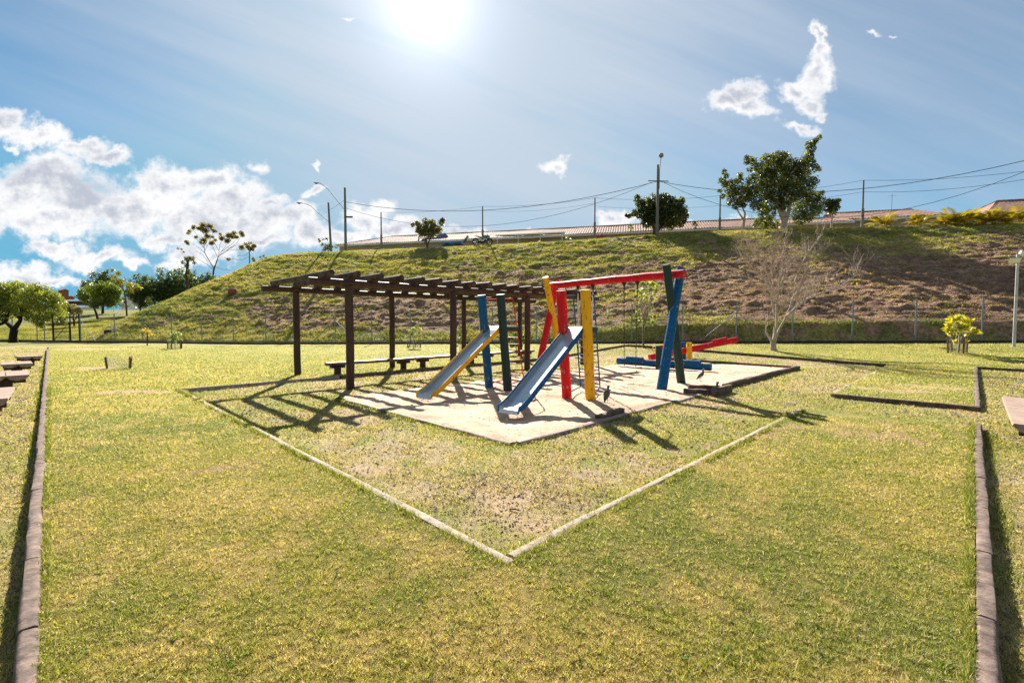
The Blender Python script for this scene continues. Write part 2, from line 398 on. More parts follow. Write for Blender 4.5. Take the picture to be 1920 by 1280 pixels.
M['glass'] = mat('dark_glass', (.03, .04, .05), (.02, .025, .03), 3, .12, 0)
M['black'] = mat('black_rubber', (.015, .015, .016), (.01, .01, .01), 10, .7, .1, .002)
M['rope'] = mat('white_rope', (.62, .57, .54), (.45, .40, .38), 40, .8, .3, .002)
M['chain'] = mat('dark_chain', (.07, .055, .045), (.03, .025, .02), 60, .5, .3, .002, metal=.5)
M['board'] = mat('swing_board', (.42, .36, .33), (.25, .2, .17), 9, .8, .4, .004)
M['teal'] = mat('teal_paint', (.01, .20, .20), (.008, .14, .15), 5, .3, 0, coat=.5)
M['carblue'] = mat('blue_car_paint', (.05, .16, .42), (.04, .12, .34), 4, .25, 0, coat=.8)
M['silver'] = mat('silver_panel', (.42, .44, .45), (.30, .32, .33), 5, .35, .05, .002, metal=.5)
M['solar'] = mat('solar_panel_glass', (.03, .045, .09), (.02, .03, .06), 6, .2, 0)
M['stake'] = mat('red_brown_stake', (.20, .07, .045), (.10, .035, .025), 10, .8, .4, .004)
M['mound'] = mat('red_earth', (.28, .085, .05), (.15, .05, .03), 9, .95, .8, .03)
M['cloth'] = mat('bright_red_cover', (.45, .02, .03), (.3, .015, .02), 8, .6, .3, .01)
M['yellowp'] = mat('yellow_plastic', (.75, .50, .02), (.6, .4, .02), 8, .5, .1, .004)
def bird_mat():
    m, nt, b = newmat('plumage'); at = nd(nt, 'ShaderNodeAttribute', attribute_name='Col'); n = nz(nt, 60, 3)
    nt.links.new(mixn(nt, 1.0, at.outputs['Color'], mixn(nt, n, (.8,) * 3, (1.15,) * 3), 'MULTIPLY'), b.inputs['Base Color']); b.inputs['Roughness'].default_value = .7; return m
M['bird'] = bird_mat()
def roof_mat():
    m, nt, b = newmat('clay_tiles'); n = nz(nt, 1.6, 4, .7); n2 = nz(nt, 5, 3, .7)
    c = mixn(nt, rmp(nt, n, .3, .7), (.31, .175, .125), (.15, .09, .072)); c = mixn(nt, rmp(nt, n2, .56, .62), c, (.40, .27, .22)); b.inputs['Specular IOR Level'].default_value = .1
    nt.links.new(c, b.inputs['Base Color']); b.inputs['Roughness'].default_value = .8; bump(nt, b, n2, .5, .03); return m
M['tile'] = roof_mat()
# ------------------------------------------------------------------ the ground
GREEN = np.array([.115, .165, .026]); YEL = np.array([.265, .255, .048]); STRAW = np.array([.46, .36, .17]); DIRT = np.array([.40, .275, .165])
def mix3(a, b, t): t = np.asarray(t)[..., None]; return a * (1 - t) + b * t
def worn(X, Y):                                  # 0..1: trodden, sandy soil showing
    w = 0
    for (px, py, rx, ry) in [(1640, 815, 2.2, .8), (1700, 728, 2.0, 1.1), (900, 935, .9, .5), (980, 985, .5, .3), (240, 735, 1.6, .5), (165, 655, 4, 1.5), (700, 880, .6, .3), (1180, 850, .8, .4), (430, 880, .5, .3), (150, 690, 2.5, .8), (640, 735, 1., .6)]:
        c = WORN.get((px, py)) or WORN.setdefault((px, py), pix(px, py)); w = np.maximum(w, np.exp(-((X - c.x) / rx) ** 2 - ((Y - c.y) / ry) ** 2))
    n = fbm(X * 1.7, Y * 1.7, 4, 61)
    n2 = fbm(X * 6, Y * 6, 3, 63); return ss((w * .75 + n * 1.1 + n2 * .6 - 1.22) * 2.6)
WORN = {}
def lawncol(X, Y, thatch=False):
    n = fbm(X * .55, Y * .55, 4, 41); n2 = fbm(X * 2.3, Y * 2.3, 3, 51); n3 = fbm(X * 7, Y * 7, 3, 57)
    far = ss((Y - 5) / 16)
    g = ss((n * .8 + n2 * .35 + n3 * .25 - .62 - .10 * far) * 3.0 + .35)
    c = mix3(GREEN, YEL, np.clip(.25 + .75 * g + .45 * far, 0, 1)); c = mix3(c, STRAW, ss((n2 * .7 + n3 * .5 - .56 + .1 * n) * 3.2) * (.60 - .35 * far))
    c = mix3(c, DIRT, worn(X, Y) * .85)
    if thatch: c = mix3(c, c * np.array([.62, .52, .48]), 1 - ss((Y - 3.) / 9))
    return c
def lowcol(X, Y):
    n = fbm(X * .8 + 9, Y * .8, 4, 141); n2 = fbm(X * 3.3, Y * 3.3, 4, 151)
    c = mix3(YEL * .85, STRAW * .84, ss((n * .7 + n2 * .5 - .45) * 3)); c = mix3(c, GREEN, ss((.40 - n2) * 5) * .6)
    p, q = pq(X, Y); k = np.where((q < 0) | (p < 0), .6, 1.)
    c = mix3(c, np.array([.30, .225, .15]), ss((n2 + .35 * n - .64) * 5) * .75 * k)
    return mix3(c, DIRT, worn(X, Y) * .9)
def sheet(name, p0, p1, q0, q1, step, zf, cf, m, kind='structure', clip=0.25):
    P, Q = np.meshgrid(np.linspace(p0, p1, max(2, int((p1 - p0) / step) + 1)), np.linspace(q0, q1, max(2, int((q1 - q0) / step) + 1)), indexing='ij')
    X, Y = pqxy(P, Q); w = (Y + .245 * X - Y0); mk = None
    if clip is not None:
        wc = (w[:-1, :-1] + w[1:, 1:]) / 2; mk = wc < clip
    return tag(gridmesh(name, X, Y, zf(X, Y), cf(X, Y), m, mk), kind=kind)
lz = lambda X, Y: base(X, Y) + .018 * (fbm(X * 1.5, Y * 1.5, 3, 71) - .5)
def insand(X, Y):
    p, q = pq(X, Y); return (p > 4.75) & (p < 18.6) & (q > 4.75) & (q < 9.5)
ez = lambda X, Y: base(X, Y) + LOW - .14 * insand(X, Y) + .03 * (fbm(X * 1.8, Y * 1.8, 3, 73) - .5)
sheet('ground', -14, 40, -34, 48, .25, ez, lowcol, M['soil'])
E1 = .04
EP = PK + .04; EQ = QK + .04
for a in [(EP, 2.13, 2.17, 13.4), (EP, 9.9, EQ, 2.17), (12.34, 22.14, EQ, 2.17), (EP, 22.14, 13.44, 44), (22.14, 40, EQ, 44), (23.3, 44, -28, EQ)]:
    p0, p1, q0, q1 = a
    nearby = p0 < 12 and q0 < 13
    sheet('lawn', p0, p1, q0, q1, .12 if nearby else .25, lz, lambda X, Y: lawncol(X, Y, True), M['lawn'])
# slope behind the fence, the plateau on top and the land beyond
def slopecol(X, Y):
    u, v = uv(X, Y); n = fbm(u * .35, v * .8, 4, 81); n2 = fbm((u + .25 * v) * 1.2, v * 3.6, 5, 85)
    soil = mix3(np.array([.33, .205, .135]), np.array([.19, .105, .072]), ss(n2 * 2 - .5)); gr = mix3(np.array([.17, .185, .045]), np.array([.36, .31, .10]), ss(n * 2.4 - .7))
    k = green(u, v, n, n2); return mix3(soil, gr, k)
def green(u, v, n, n2):
    g = .42 + .45 * ss((v - 8) / 7) + .7 * (1 - ss((v - .8) / 1.8)) + .45 * ss((-u - 16) / 12) - .42 * ss((u - 4) / 16) * (1 - ss((v - 13) / 5)) + .45 * ss((-u - 30) / 4) * (1 - ss((v - 6) / 8))
    return ss((g + (n - .5) * 1.1 + (n2 - .5) * 1.5 - .38) * 2.2)
U, V = np.meshgrid(np.arange(-62, 46, .14), np.concatenate([np.arange(-.5, 3, .1), np.arange(3, 21, .13), np.arange(21, 27, .3)]), indexing='ij')
X, Y = xy(U, V); Z = hill(X, Y); Z = np.where(V < .3, base(X, Y) - .03, Z)
tag(gridmesh('grassy_embankment', X, Y, Z, slopecol(X, Y), M['slope']), kind='structure')
def farcol(X, Y):
    n = fbm(X * .15, Y * .15, 4, 87)[..., None]; return np.array([.13, .15, .035]) * (1 - n) + np.array([.26, .24, .08]) * n
for (u0, u1, v0, v1, nm) in [(-62, 100, 26.9, 110, 'plateau'), (-140, -61.9, -.5, 110, 'hillside'), (45.9, 100, -.5, 27, 'embankment')]:
    U, V = np.meshgrid(np.arange(u0, u1 + .1, 1.), np.arange(v0, v1 + .1, .9), indexing='ij'); X, Y = xy(U, V)
    tag(gridmesh(nm, X, Y, hill(X, Y, False) - (.0 if nm == 'plateau' else .02), farcol(X, Y), M['slope']), kind='structure')
U, V = np.meshgrid(np.linspace(-1500, 1500, 40), np.linspace(-1500, 1500, 40), indexing='ij')
tag(gridmesh('terrain', U, V, np.full(U.shape, -4.5), farcol(U, V), M['slope']), kind='structure')
# sand
P, Q = np.meshgrid(np.arange(4.46, 18.95, .07), np.arange(4.46, 10.45, .07), indexing='ij'); X, Y = pqxy(P, Q)
e = np.minimum(np.minimum(P - 4.46, 18.9 - P), Q - 4.46)
zs = -.046 + .05 * (fbm(X * 1.3, Y * 1.3, 3, 101) - .5) + .05 * (fbm(X * 4.5, Y * 4.5, 4, 103) - .5) + .03 * (np.abs(vnoise(X * 7, Y * 7, 119) - .5) - .2)
zs = zs - .16 * ss((Q - 9.75 + .7 * (fbm(P * 1.2, Q * 1.2, 3, 107) - .5)) / .5); zs = np.where(e > .5, np.maximum(zs, -.085 - .2 * ss((Q - 9.6) / .5)), zs); zs = np.where(e < .1, np.minimum(zs, -.05), zs)
for (cx, cy, r, dpt) in [(-.15, 7.75, .42, .07), (-1.75, 9.55, .4, .06), (1.3, 10.0, .45, .04), (-.3, 11.4, .4, .05), (3.3, 12.9, .6, .06), (2.2, 14.1, .5, .05)]:
    zs = zs - dpt * np.exp(-((X - cx) ** 2 + (Y - cy) ** 2) / r ** 2)
n = fbm(X * 2, Y * 2, 4, 109); cs = mix3(np.array([.60, .445, .32]), np.array([.47, .335, .235]), ss(n * 2 - .6)); cs = mix3(cs, np.array([.34, .235, .16]), ss((fbm(X * .9, Y * 3, 3, 113) - .55) * 5) * .5); cs = mix3(cs, np.array([.30, .21, .14]), (1 - ss(e / .35)) * ss(fbm(X * 4, Y * 4, 3, 117) * 2.4 - .7) * .8)
tag(gridmesh('sand_pit', X, Y, zs, cs, M['sand']), kind='structure')

# ------------------------------------------------------------------ grass blades
def blades(name, X, Y, Z, C, h, w, lean, mt):
    n = len(X); a = rng.uniform(0, 2 * np.pi, n); b = rng.uniform(0, 2 * np.pi, n)
    hv = h * rng.uniform(.5, 1.25, n); wv = w * rng.uniform(.6, 1.3, n); ln = lean * hv * rng.uniform(.2, 1.3, n)
    ca, sa = np.cos(a) * wv, np.sin(a) * wv
    T = np.empty((n, 3, 3)); T[:, 0] = np.stack([X - ca, Y - sa, Z - .004], -1); T[:, 1] = np.stack([X + ca, Y + sa, Z - .004], -1)
    T[:, 2] = np.stack([X + np.cos(b) * ln, Y + np.sin(b) * ln, Z + hv], -1)
    return tag(tris(name, T, C, mt), kind='stuff')
def scatter(n, y0, y1, k=1.22, pw=0.0):          # density falling with distance squared
    t = rng.uniform(0, 1, n); Y = y0 * (y1 / y0) ** t; X = rng.uniform(-k, k, n) * (Y + .3); return X, Y
def bladecol(C, vary=.35, straw=.18, X=None, Y=None):
    n = len(C); f = rng.uniform(1 - vary, 1 + vary, (n, 1)); C = C * f; sx = rng.uniform(0, 1, n)
    if X is not None:
        cn = vnoise(X * 50, Y * 50, 401) * .55 + vnoise(X * 115, Y * 115, 403) * .45; C = C * (.42 + 1.55 * cn)[:, None]; sx = sx * .45 + .55 * vnoise(X * 80 + 9, Y * 80, 407)
    s = sx < straw * (1.0 if X is None else 1.9); C[s] = np.array([.58, .49, .31]) * rng.uniform(.7, 1.2, (s.sum(), 1))
    g = rng.uniform(0, 1, n) < .22; C[g] = np.array([.07, .13, .02]) * rng.uniform(.7, 1.4, (g.sum(), 1)); return C
X, Y = scatter(1750000, 1.4, 30, 1.26)
p, q = pq(X, Y); sand = (p > 4.52) & (p < 18.8) & (q > 4.52 + .10 * (rng.uniform(0, 1, len(X)) - .5)) & (q < 9.7); low = is_low(X, Y); w = Y + .245 * X - Y0
wn = worn(X, Y); keep = ~sand & (w < -.25) & (rng.uniform(0, 1, len(X)) > wn * .85)
keep &= (vnoise(X * 42, Y * 42, 413) + .3 * rng.uniform(0, 1, len(X)) > .24) | (Y > 9)
onk = ((np.abs(p - PK) < .045) & (q > 0)) | ((np.abs(q - QK) < .045) & (p > 0) & ((p < 10.3) | (p > 12.3)))
keep &= ~onk & ~(low & (rng.uniform(0, 1, len(X)) < .28 + .5 * ss((fbm(X * 2.2, Y * 2.2, 3, 201) - .45) * 6)))
X, Y, low = X[keep], Y[keep], low[keep]; Z = np.where(low, ez(X, Y), lz(X, Y))
C = np.where(low[:, None], lowcol(X, Y), lawncol(X, Y)); sc = np.clip(Y / 3.4, .8, 4.2)
hm = .35 + 1.25 * ss(vnoise(X * 38, Y * 38, 411) * 1.6 - .3)
blades('grass', X[~low], Y[~low], Z[~low], bladecol(C[~low] * 1.12, .4, .24, X[~low], Y[~low]), ((.013 + .0025 * sc) * hm)[~low], (.0028 * sc)[~low], 1.5, M['blade'])
blades('sparse_grass', X[low], Y[low], Z[low], bladecol(C[low] * 1.0, .45, .26, X[low], Y[low]), ((.016 + .003 * sc) * hm)[low], (.0030 * sc)[low], 1.4, M['blade'])
# tufts against kerbs
def fringe(a, b, n, off, hh, ww, zl):
    a = np.array(a); b = np.array(b); t = rng.uniform(0, 1, n); k = fbm(t * 40, t * 0, 3, 5) ; s = k > .42; t = t[s]
    P = a[0] + (b[0] - a[0]) * t + rng.normal(0, off, len(t)); Q = a[1] + (b[1] - a[1]) * t + rng.normal(0, off, len(t)); X, Y = pqxy(P, Q)
    C = bladecol(mix3(GREEN, YEL, rng.uniform(0, 1, len(t))), .4, .15); s = np.clip(Y / 3, .8, 3)
    return X, Y, base(X, Y) + zl, C, hh * (1 + .2 * s), ww * s
parts = [fringe((2.08, 2.15), (2.08, 13.4), 7000, .02, .03, .0025, 0), fringe((2.13, 2.12), (9.6, 2.12), 6000, .02, .03, .0025, 0), fringe((PK + .07, 1.3), (PK + .07, 16), 7000, .015, .03, .0025, 0), fringe((1.3, QK + .07), (10.2, QK + .07), 7000, .015, .035, .0025, 0),
         fringe((2.24, 2.3), (2.24, 13.4), 5000, .03, .045, .003, LOW), fringe((2.2, 2.32), (9.6, 2.32), 5000, .03, .04, .003, LOW), fringe((4.35, 4.35), (4.35, 9.8), 3000, .05, .03, .003, LOW), fringe((4.35, 4.35), (18, 4.35), 4000, .05, .03, .003, LOW),
         fringe((PK - .09, 1.3), (PK - .09, 25), 4000, .04, .03, .003, LOW), fringe((1.3, QK - .12), (10, QK - .12), 4000, .05, .03, .003, LOW)]
A = [np.concatenate([x[i] for x in parts]) for i in range(6)]
blades('grass_tufts', A[0], A[1], A[2], A[3], A[4], A[5], .7, M['blade'])
# rough grass of the slope
n = 950000; u = rng.uniform(-60, 44, n); v = rng.uniform(.4, 22.5, n) ** 1.0
n1 = fbm(u * .35, v * .8, 4, 81); n2 = fbm((u + .25 * v) * 1.2, v * 3.6, 5, 85); gk = green(u, v, n1, n2)
cl = fbm(u * 1.6, v * 3.2, 3, 211); k = rng.uniform(0, 1, n) < np.clip(gk * 1.1 + .42, 0, 1) * np.clip((cl - .34) * 4, .12, 1)
u, v, gk, n1 = u[k], v[k], gk[k], n1[k]; X, Y = xy(u, v); Z = hill(X, Y); vis = np.abs(X) < 1.35 * Y; X, Y, Z, gk, n1, v = X[vis], Y[vis], Z[vis], gk[vis], n1[vis], v[vis]
C = mix3(np.array([.17, .20, .042]), np.array([.36, .325, .10]), ss(n1 * 2.4 - .7)); dry = rng.uniform(0, 1, len(X)) > gk * .8 + .35; C[dry] = np.array([.40, .27, .155]) * rng.uniform(.6, 1.1, (dry.sum(), 1))
blades('slope_grass', X, Y, Z - .02, C * rng.uniform(.7, 1.25, (len(X), 1)), .09 + .07 * gk * (1 - .4 * (v > 18)), .018, 1.2, M['blade'])
# stones, bark and dead leaves lying in the worn ground
def debris(name, n, sel, size, colf, y1=16, y0=2.4):
    X, Y = scatter(n, y0, y1, 1.2); k = sel(X, Y); X, Y = X[k], Y[k]; Z = ground(X, Y) + .004; n = len(X)
    s = size * rng.uniform(.4, 1.5, n) * np.clip(Y / 6, .7, 1.6); sx, sy, sz = s * rng.uniform(.7, 1.6, n), s * rng.uniform(.6, 1.1, n), s * rng.uniform(.3, .75, n); a = rng.uniform(0, np.pi, n)
    base8 = np.array([[1, 0, 0], [0, 1, 0], [-1, 0, 0], [0, -1, 0], [0, 0, 1], [0, 0, -.4]], float)
    F = [(0, 1, 4), (1, 2, 4), (2, 3, 4), (3, 0, 4), (1, 0, 5), (0, 3, 5)]
    ver = base8[None] + rng.uniform(-.25, .25, (n, 6, 3)); ver = ver * np.stack([sx, sy, sz], -1)[:, None]
    ca, sa = np.cos(a)[:, None], np.sin(a)[:, None]; x = ver[..., 0] * ca - ver[..., 1] * sa; y = ver[..., 0] * sa + ver[..., 1] * ca
    ver = np.stack([x + X[:, None], y + Y[:, None], ver[..., 2] + Z[:, None]], -1)
    T = ver[:, F].reshape(-1, 3, 3); C = np.repeat(colf(n), len(F), 0); return tag(tris(name, T, C, M['blade2']), kind='stuff')
M['blade2'], _nt, _b = newmat('stones_and_litter'); _a = nd(_nt, 'ShaderNodeAttribute', attribute_name='Col'); _nt.links.new(_a.outputs['Color'], _b.inputs['Base Color']); _b.inputs['Roughness'].default_value = .8
def dsel(X, Y):
    p, q = pq(X, Y); s = (p > 4.4) & (p < 18.9) & (q > 4.4) & (q < 10); c = fbm(X * 1.6, Y * 1.6, 3, 301); c2 = fbm(X * .5, Y * .5, 2, 307)
    return is_low(X, Y) & ~s & (rng.uniform(0, 1, len(X)) < np.clip((c * .7 + c2 * .3 - .50) * 4, .16, 1))
debris('gravel', 115000, dsel, .0130, lambda n: np.array([.085, .062, .052]) * rng.uniform(.35, 2.6, (n, 1)))
def ssel(X, Y):
    p, q = pq(X, Y); return (p > 4.7) & (p < 18.7) & (q > 4.7) & (q < 9.8) & (rng.uniform(0, 1, len(X)) < .5)
debris('sand_litter', 7000, ssel, .011, lambda n: np.array([.14, .085, .06]) * rng.uniform(.4, 1.8, (n, 1)), 18, 6)

# ------------------------------------------------------------------ kerbs
def kerb(name, a, b, label, m, w=.085, top=.012, seg=1.0, h=.24, skew=.008, skip=None, group=None, cat='kerb', rag=.004, wood=False):
    a = Vector(pqxy(*a)); b = Vector(pqxy(*b)); L = (b - a).length; d = (b - a) / L; nrm = Vector((-d.y, d.x)); z0 = float(base(a.x, a.y))
    root = empty(name, (a.x, a.y, z0 + top - h), label, cat, group); t = 0
    while t < L - .05:
        l = min(seg * random.uniform(.82, 1.15), L - t)
        if L - t - l < .3: l = L - t
        if not (skip and skip(t + l / 2)):
            o1 = random.uniform(-skew, skew); o2 = random.uniform(-skew, skew); dz = random.uniform(-.006, .004); mb = MB()
            p0 = a + d * (t + .006) + nrm * o1; p1 = a + d * (t + l - .006) + nrm * o2; ns = 4; pts = []; vs = []; fs = []
            for i in range(ns + 1):
                c = p0.lerp(p1, i / ns); zb = float(base(c.x, c.y)) + top + dz; ww = w / 2 * random.uniform(.95, 1.05); r = .24 * w; K = 8
                for (x, z) in [(-ww, -h), (-ww, -r), (-ww + .3 * r, -.3 * r), (-ww + r, 0), (ww - r, 0), (ww - .3 * r, -.3 * r), (ww, -r), (ww, -h)]:
                    j = random.uniform(-rag, rag); vs.append((c.x + nrm.x * (x + j), c.y + nrm.y * (x + j), zb + z + random.uniform(-rag, rag) * (z > -h + .01)))
            for i in range(ns):
                for k in range(7): fs.append((i * 8 + k, i * 8 + k + 1, (i + 1) * 8 + k + 1, (i + 1) * 8 + k))
            fs.append(tuple(range(8))); fs.append(tuple(range(ns * 8 + 7, ns * 8 - 1, -1))); mb.add(vs, fs)
            mb.build('kerb_stone' if not wood else 'timber', m, root, root.location, smooth=True)
        t += l
    return root
kerb('stone_kerb', (PK, .6), (PK, 39), 'long reddish kerb along the left edge of the lawn beside the log benches', M['kerb'], seg=1.0)
kerb('stone_kerb', (.6, QK), (10.25, QK), 'reddish kerb along the right edge of the lawn nearest the viewer', M['kerb'], seg=1.0)
kerb('stone_kerb', (12.40, QK), (23.3, QK), 'reddish kerb along the right side of the far lawn patch', M['kerb'], seg=1.1)
kerb('stone_kerb', (12.34, 2.15), (12.34, QK - .04), 'dark faced kerb across the front of the far right lawn patch', M['edgewood'], seg=1.0)
kerb('stone_kerb', (12.42, 2.21), (20.2, 2.21), 'pale kerb running away on the left side of the far right lawn patch', M['kerb2'], seg=1.3)
kerb('stone_kerb', (2.13, 2.13), (2.13, 13.44), 'pale kerb forming the left arm of the lawn corner in front of the playground', M['kerb2'], seg=1.5)
kerb('stone_kerb', (2.175, 2.20), (9.62, 2.20), 'pale kerb forming the right arm of the lawn corner in front of the playground', M['kerb2'], seg=1.6)
kerb('stone_kerb', (2.20, 13.44), (6.1, 13.44), 'pale kerb running from the left lawn corner to the rear left pergola post', M['kerb2'], seg=1.4, top=.005)
kerb('stone_kerb', (6.15, 13.44), (22.05, 13.44), 'brown kerb behind the pergola benches on the left of the playground', M['kerb'], seg=1.6, top=.015)
kerb('stone_kerb', (22.14, 13.3), (22.14, 2.3), 'long dark kerb across the back of the playground behind the seesaws', M['edgewood'], seg=1.6, top=.03, w=.1)
kerb('stone_kerb', (23.34, -.05), (23.34, -16), 'dark kerb at far right beyond the plank bench', M['edgewood'], seg=1.4, top=.02)
kerb('timber_edging', (4.42, 4.42), (4.42, 9.4), 'pale timber edging along the left front of the sand pit', M['edgepale'], w=.10, top=-.042, seg=1.8, skew=.012, rag=.008, cat='edging', wood=True)
kerb('timber_edging', (4.50, 4.40), (10.6, 4.40), 'pale timber edging along the right front of the sand pit up to the loose timbers', M['edgepale'], w=.11, top=-.036, seg=1.5, skew=.015, rag=.008, cat='edging', wood=True, skip=lambda t: 2.8 < t < 3.3)
kerb('timber_edging', (12.0, 4.42), (18.9, 4.42), 'dark raised timber edging from the loose timbers to the right corner of the sand pit', M['edgewood'], w=.12, top=.055, seg=1.5, skew=.02, rag=.012, cat='edging', wood=True)
kerb('timber_edging', (18.95, 4.46), (18.95, 9.9), 'timber edging across the back of the sand pit behind the blue seesaw', M['edgewood'], w=.1, top=.03, seg=1.5, skew=.015, rag=.01, cat='edging', wood=True)

def lsel(X, Y): return ~is_low(X, Y) & (uv(X, Y)[1] < -1) & (rng.uniform(0, 1, len(X)) < .5)
def litter(n):
    c = np.array([[.50, .42, .30], [.16, .10, .06], [.30, .20, .10], [.10, .07, .05]]); return c[rng.integers(0, 4, n)] * rng.uniform(.7, 1.3, (n, 1))
debris('fallen_leaves', 2600, lsel, .011, litter, 20, 1.8)
# broad leaved weeds in the lawn
X, Y = scatter(260, 1.9, 12, 1.15); k = ~is_low(X, Y); X, Y = X[k], Y[k]; m = 9; ca = np.repeat(X, m) + rng.normal(0, .012, len(X) * m); cb = np.repeat(Y, m) + rng.normal(0, .012, len(X) * m)
blades('lawn_weeds', ca, cb, lz(ca, cb), np.array([.09, .17, .02]) * rng.uniform(.7, 1.5, (len(ca), 1)), np.full(len(ca), .022), np.full(len(ca), .0065), 2.2, M['blade'])
# ------------------------------------------------------------------ pergola
ER = Vector((S2, S2, 0)); EL = Vector((-S2, S2, 0)); UP = Vector((0, 0, 1))
def wob(a, b, r, n=6, j=.008, taper=1.0):
    a = Vector(a); b = Vector(b); pts = []; rr = []
    for i in range(n + 1):
        t = i / n; pts.append(a.lerp(b, t) + Vector([random.uniform(-j, j) for _ in range(3)]) * (0 < i < n)); rr.append(r * (1 + (taper - 1) * t) * random.uniform(.97, 1.03))
    return pts, rr
def log(root, name, a, b, r, m, n=14, seg=7, j=.008, taper=1.0, label=None):
    mb = MB(); p, q_ = wob(a, b, r, seg, j, taper); mb.tube(p, q_, n); o = mb.build(name, m, root, root.location if root else (0, 0, 0), smooth=True)
    if label: o['label'] = label
    return o
F0 = Vector((-4.06, 11.55, 0)); PW = 3.5
perg = empty('pergola', F0 + Vector((0, 0, LOW)), 'dark brown log pergola with open rafters standing left of the slides', 'pergola')
for k in range(4):
    for s_ in (0, 1):
        P = F0 + ER * (3.25 * k) + EL * (PW * s_)
        log(perg, 'post', (P.x, P.y, LOW - .15), (P.x, P.y, 2.50), .105 if s_ == 0 else .10, M['darkwood'], 16, 8, .007, .95)
for s_ in (0, 1):
    a = F0 + EL * (PW * s_) - ER * (1.0 - .05 * s_); b = F0 + EL * (PW * s_) + ER * 10.75
    o = log(perg, 'beam', (a.x, a.y, 2.575), (b.x, b.y, 2.565), .086, M['darkwood'], 14, 16, .010)
for i in range(18):
    s_ = -.587 + i * .625; a = F0 + ER * s_ - EL * (.36 + random.uniform(-.05, .05)); b = F0 + ER * (s_ + random.uniform(-.04, .04)) + EL * (PW + .14 + random.uniform(-.06, .08))
    log(perg, 'rafter', (a.x, a.y, 2.765 + random.uniform(-.01, .01)), (b.x, b.y, 2.75), .084 * random.uniform(.92, 1.06), M['rafter'], 12, 8, .008)
    for c in (F0 + ER * s_, F0 + ER * s_ + EL * PW):
        mb = MB(); mb.beam((c.x - .06, c.y - .06, 2.665), (c.x + .06, c.y + .06, 2.665), .20, .09); mb.build('saddle_block', M['darkwood'], perg, perg.location)

# ------------------------------------------------------------------ log benches in the pergola
def log_bench(L=3.0, H=.46):
    r = empty('log_bench', (0, 0, 0), 'x', 'bench', 'log benches under the pergola')
    mb = MB(); n = 10; vs = []; fs = []
    for i in range(n + 1):
        x = L * i / n; z = H; k = 1 + .05 * math.sin(i * 1.7)
        for (yy, zz) in [(-.15, 0), (-.16, -.03), (-.11, -.085), (0, -.10), (.11, -.085), (.16, -.03), (.15, 0)]: vs.append((x, yy * k, z + zz + .004 * math.sin(i * 2.3)))
    for i in range(n):
        for k in range(7): fs.append((i * 7 + k, i * 7 + (k + 1) % 7, (i + 1) * 7 + (k + 1) % 7, (i + 1) * 7 + k))
    fs.append(tuple(range(6, -1, -1))); fs.append(tuple(range(n * 7, n * 7 + 7))); mb.add(vs, fs); mb.build('seat', M['bench'], r)
    for x in (.34, L - .36):
        mb = MB(); p, q_ = wob((x, 0, -.15), (x, 0, H - .17), .105, 4, .004); mb.tube(p, q_, 12); mb.build('leg', M['darkwood'], r, smooth=True)
        mb = MB(); mb.beam((x - .21, 0, H - .135), (x + .21, 0, H - .135), .2, .085, bev=.3); mb.build('bracket', M['darkwood'], r)
    return r
b0 = log_bench(); BB = [(0.0, 'nearest log bench under the pergola, leftmost of the row', 44), (3.12, 'middle log bench of the row under the pergola', 46), (6.25, 'farthest log bench under the pergola, half hidden by the slides', 45.5)]
for i, (t, lab, ang) in enumerate(BB):
    b = b0 if i == 0 else copy_tree(b0); P = Vector((-5.62, 13.95, 0)) + ER * t
    b.location = (P.x, P.y, LOW); b.rotation_euler = (0, 0, R(ang)); b['label'] = lab

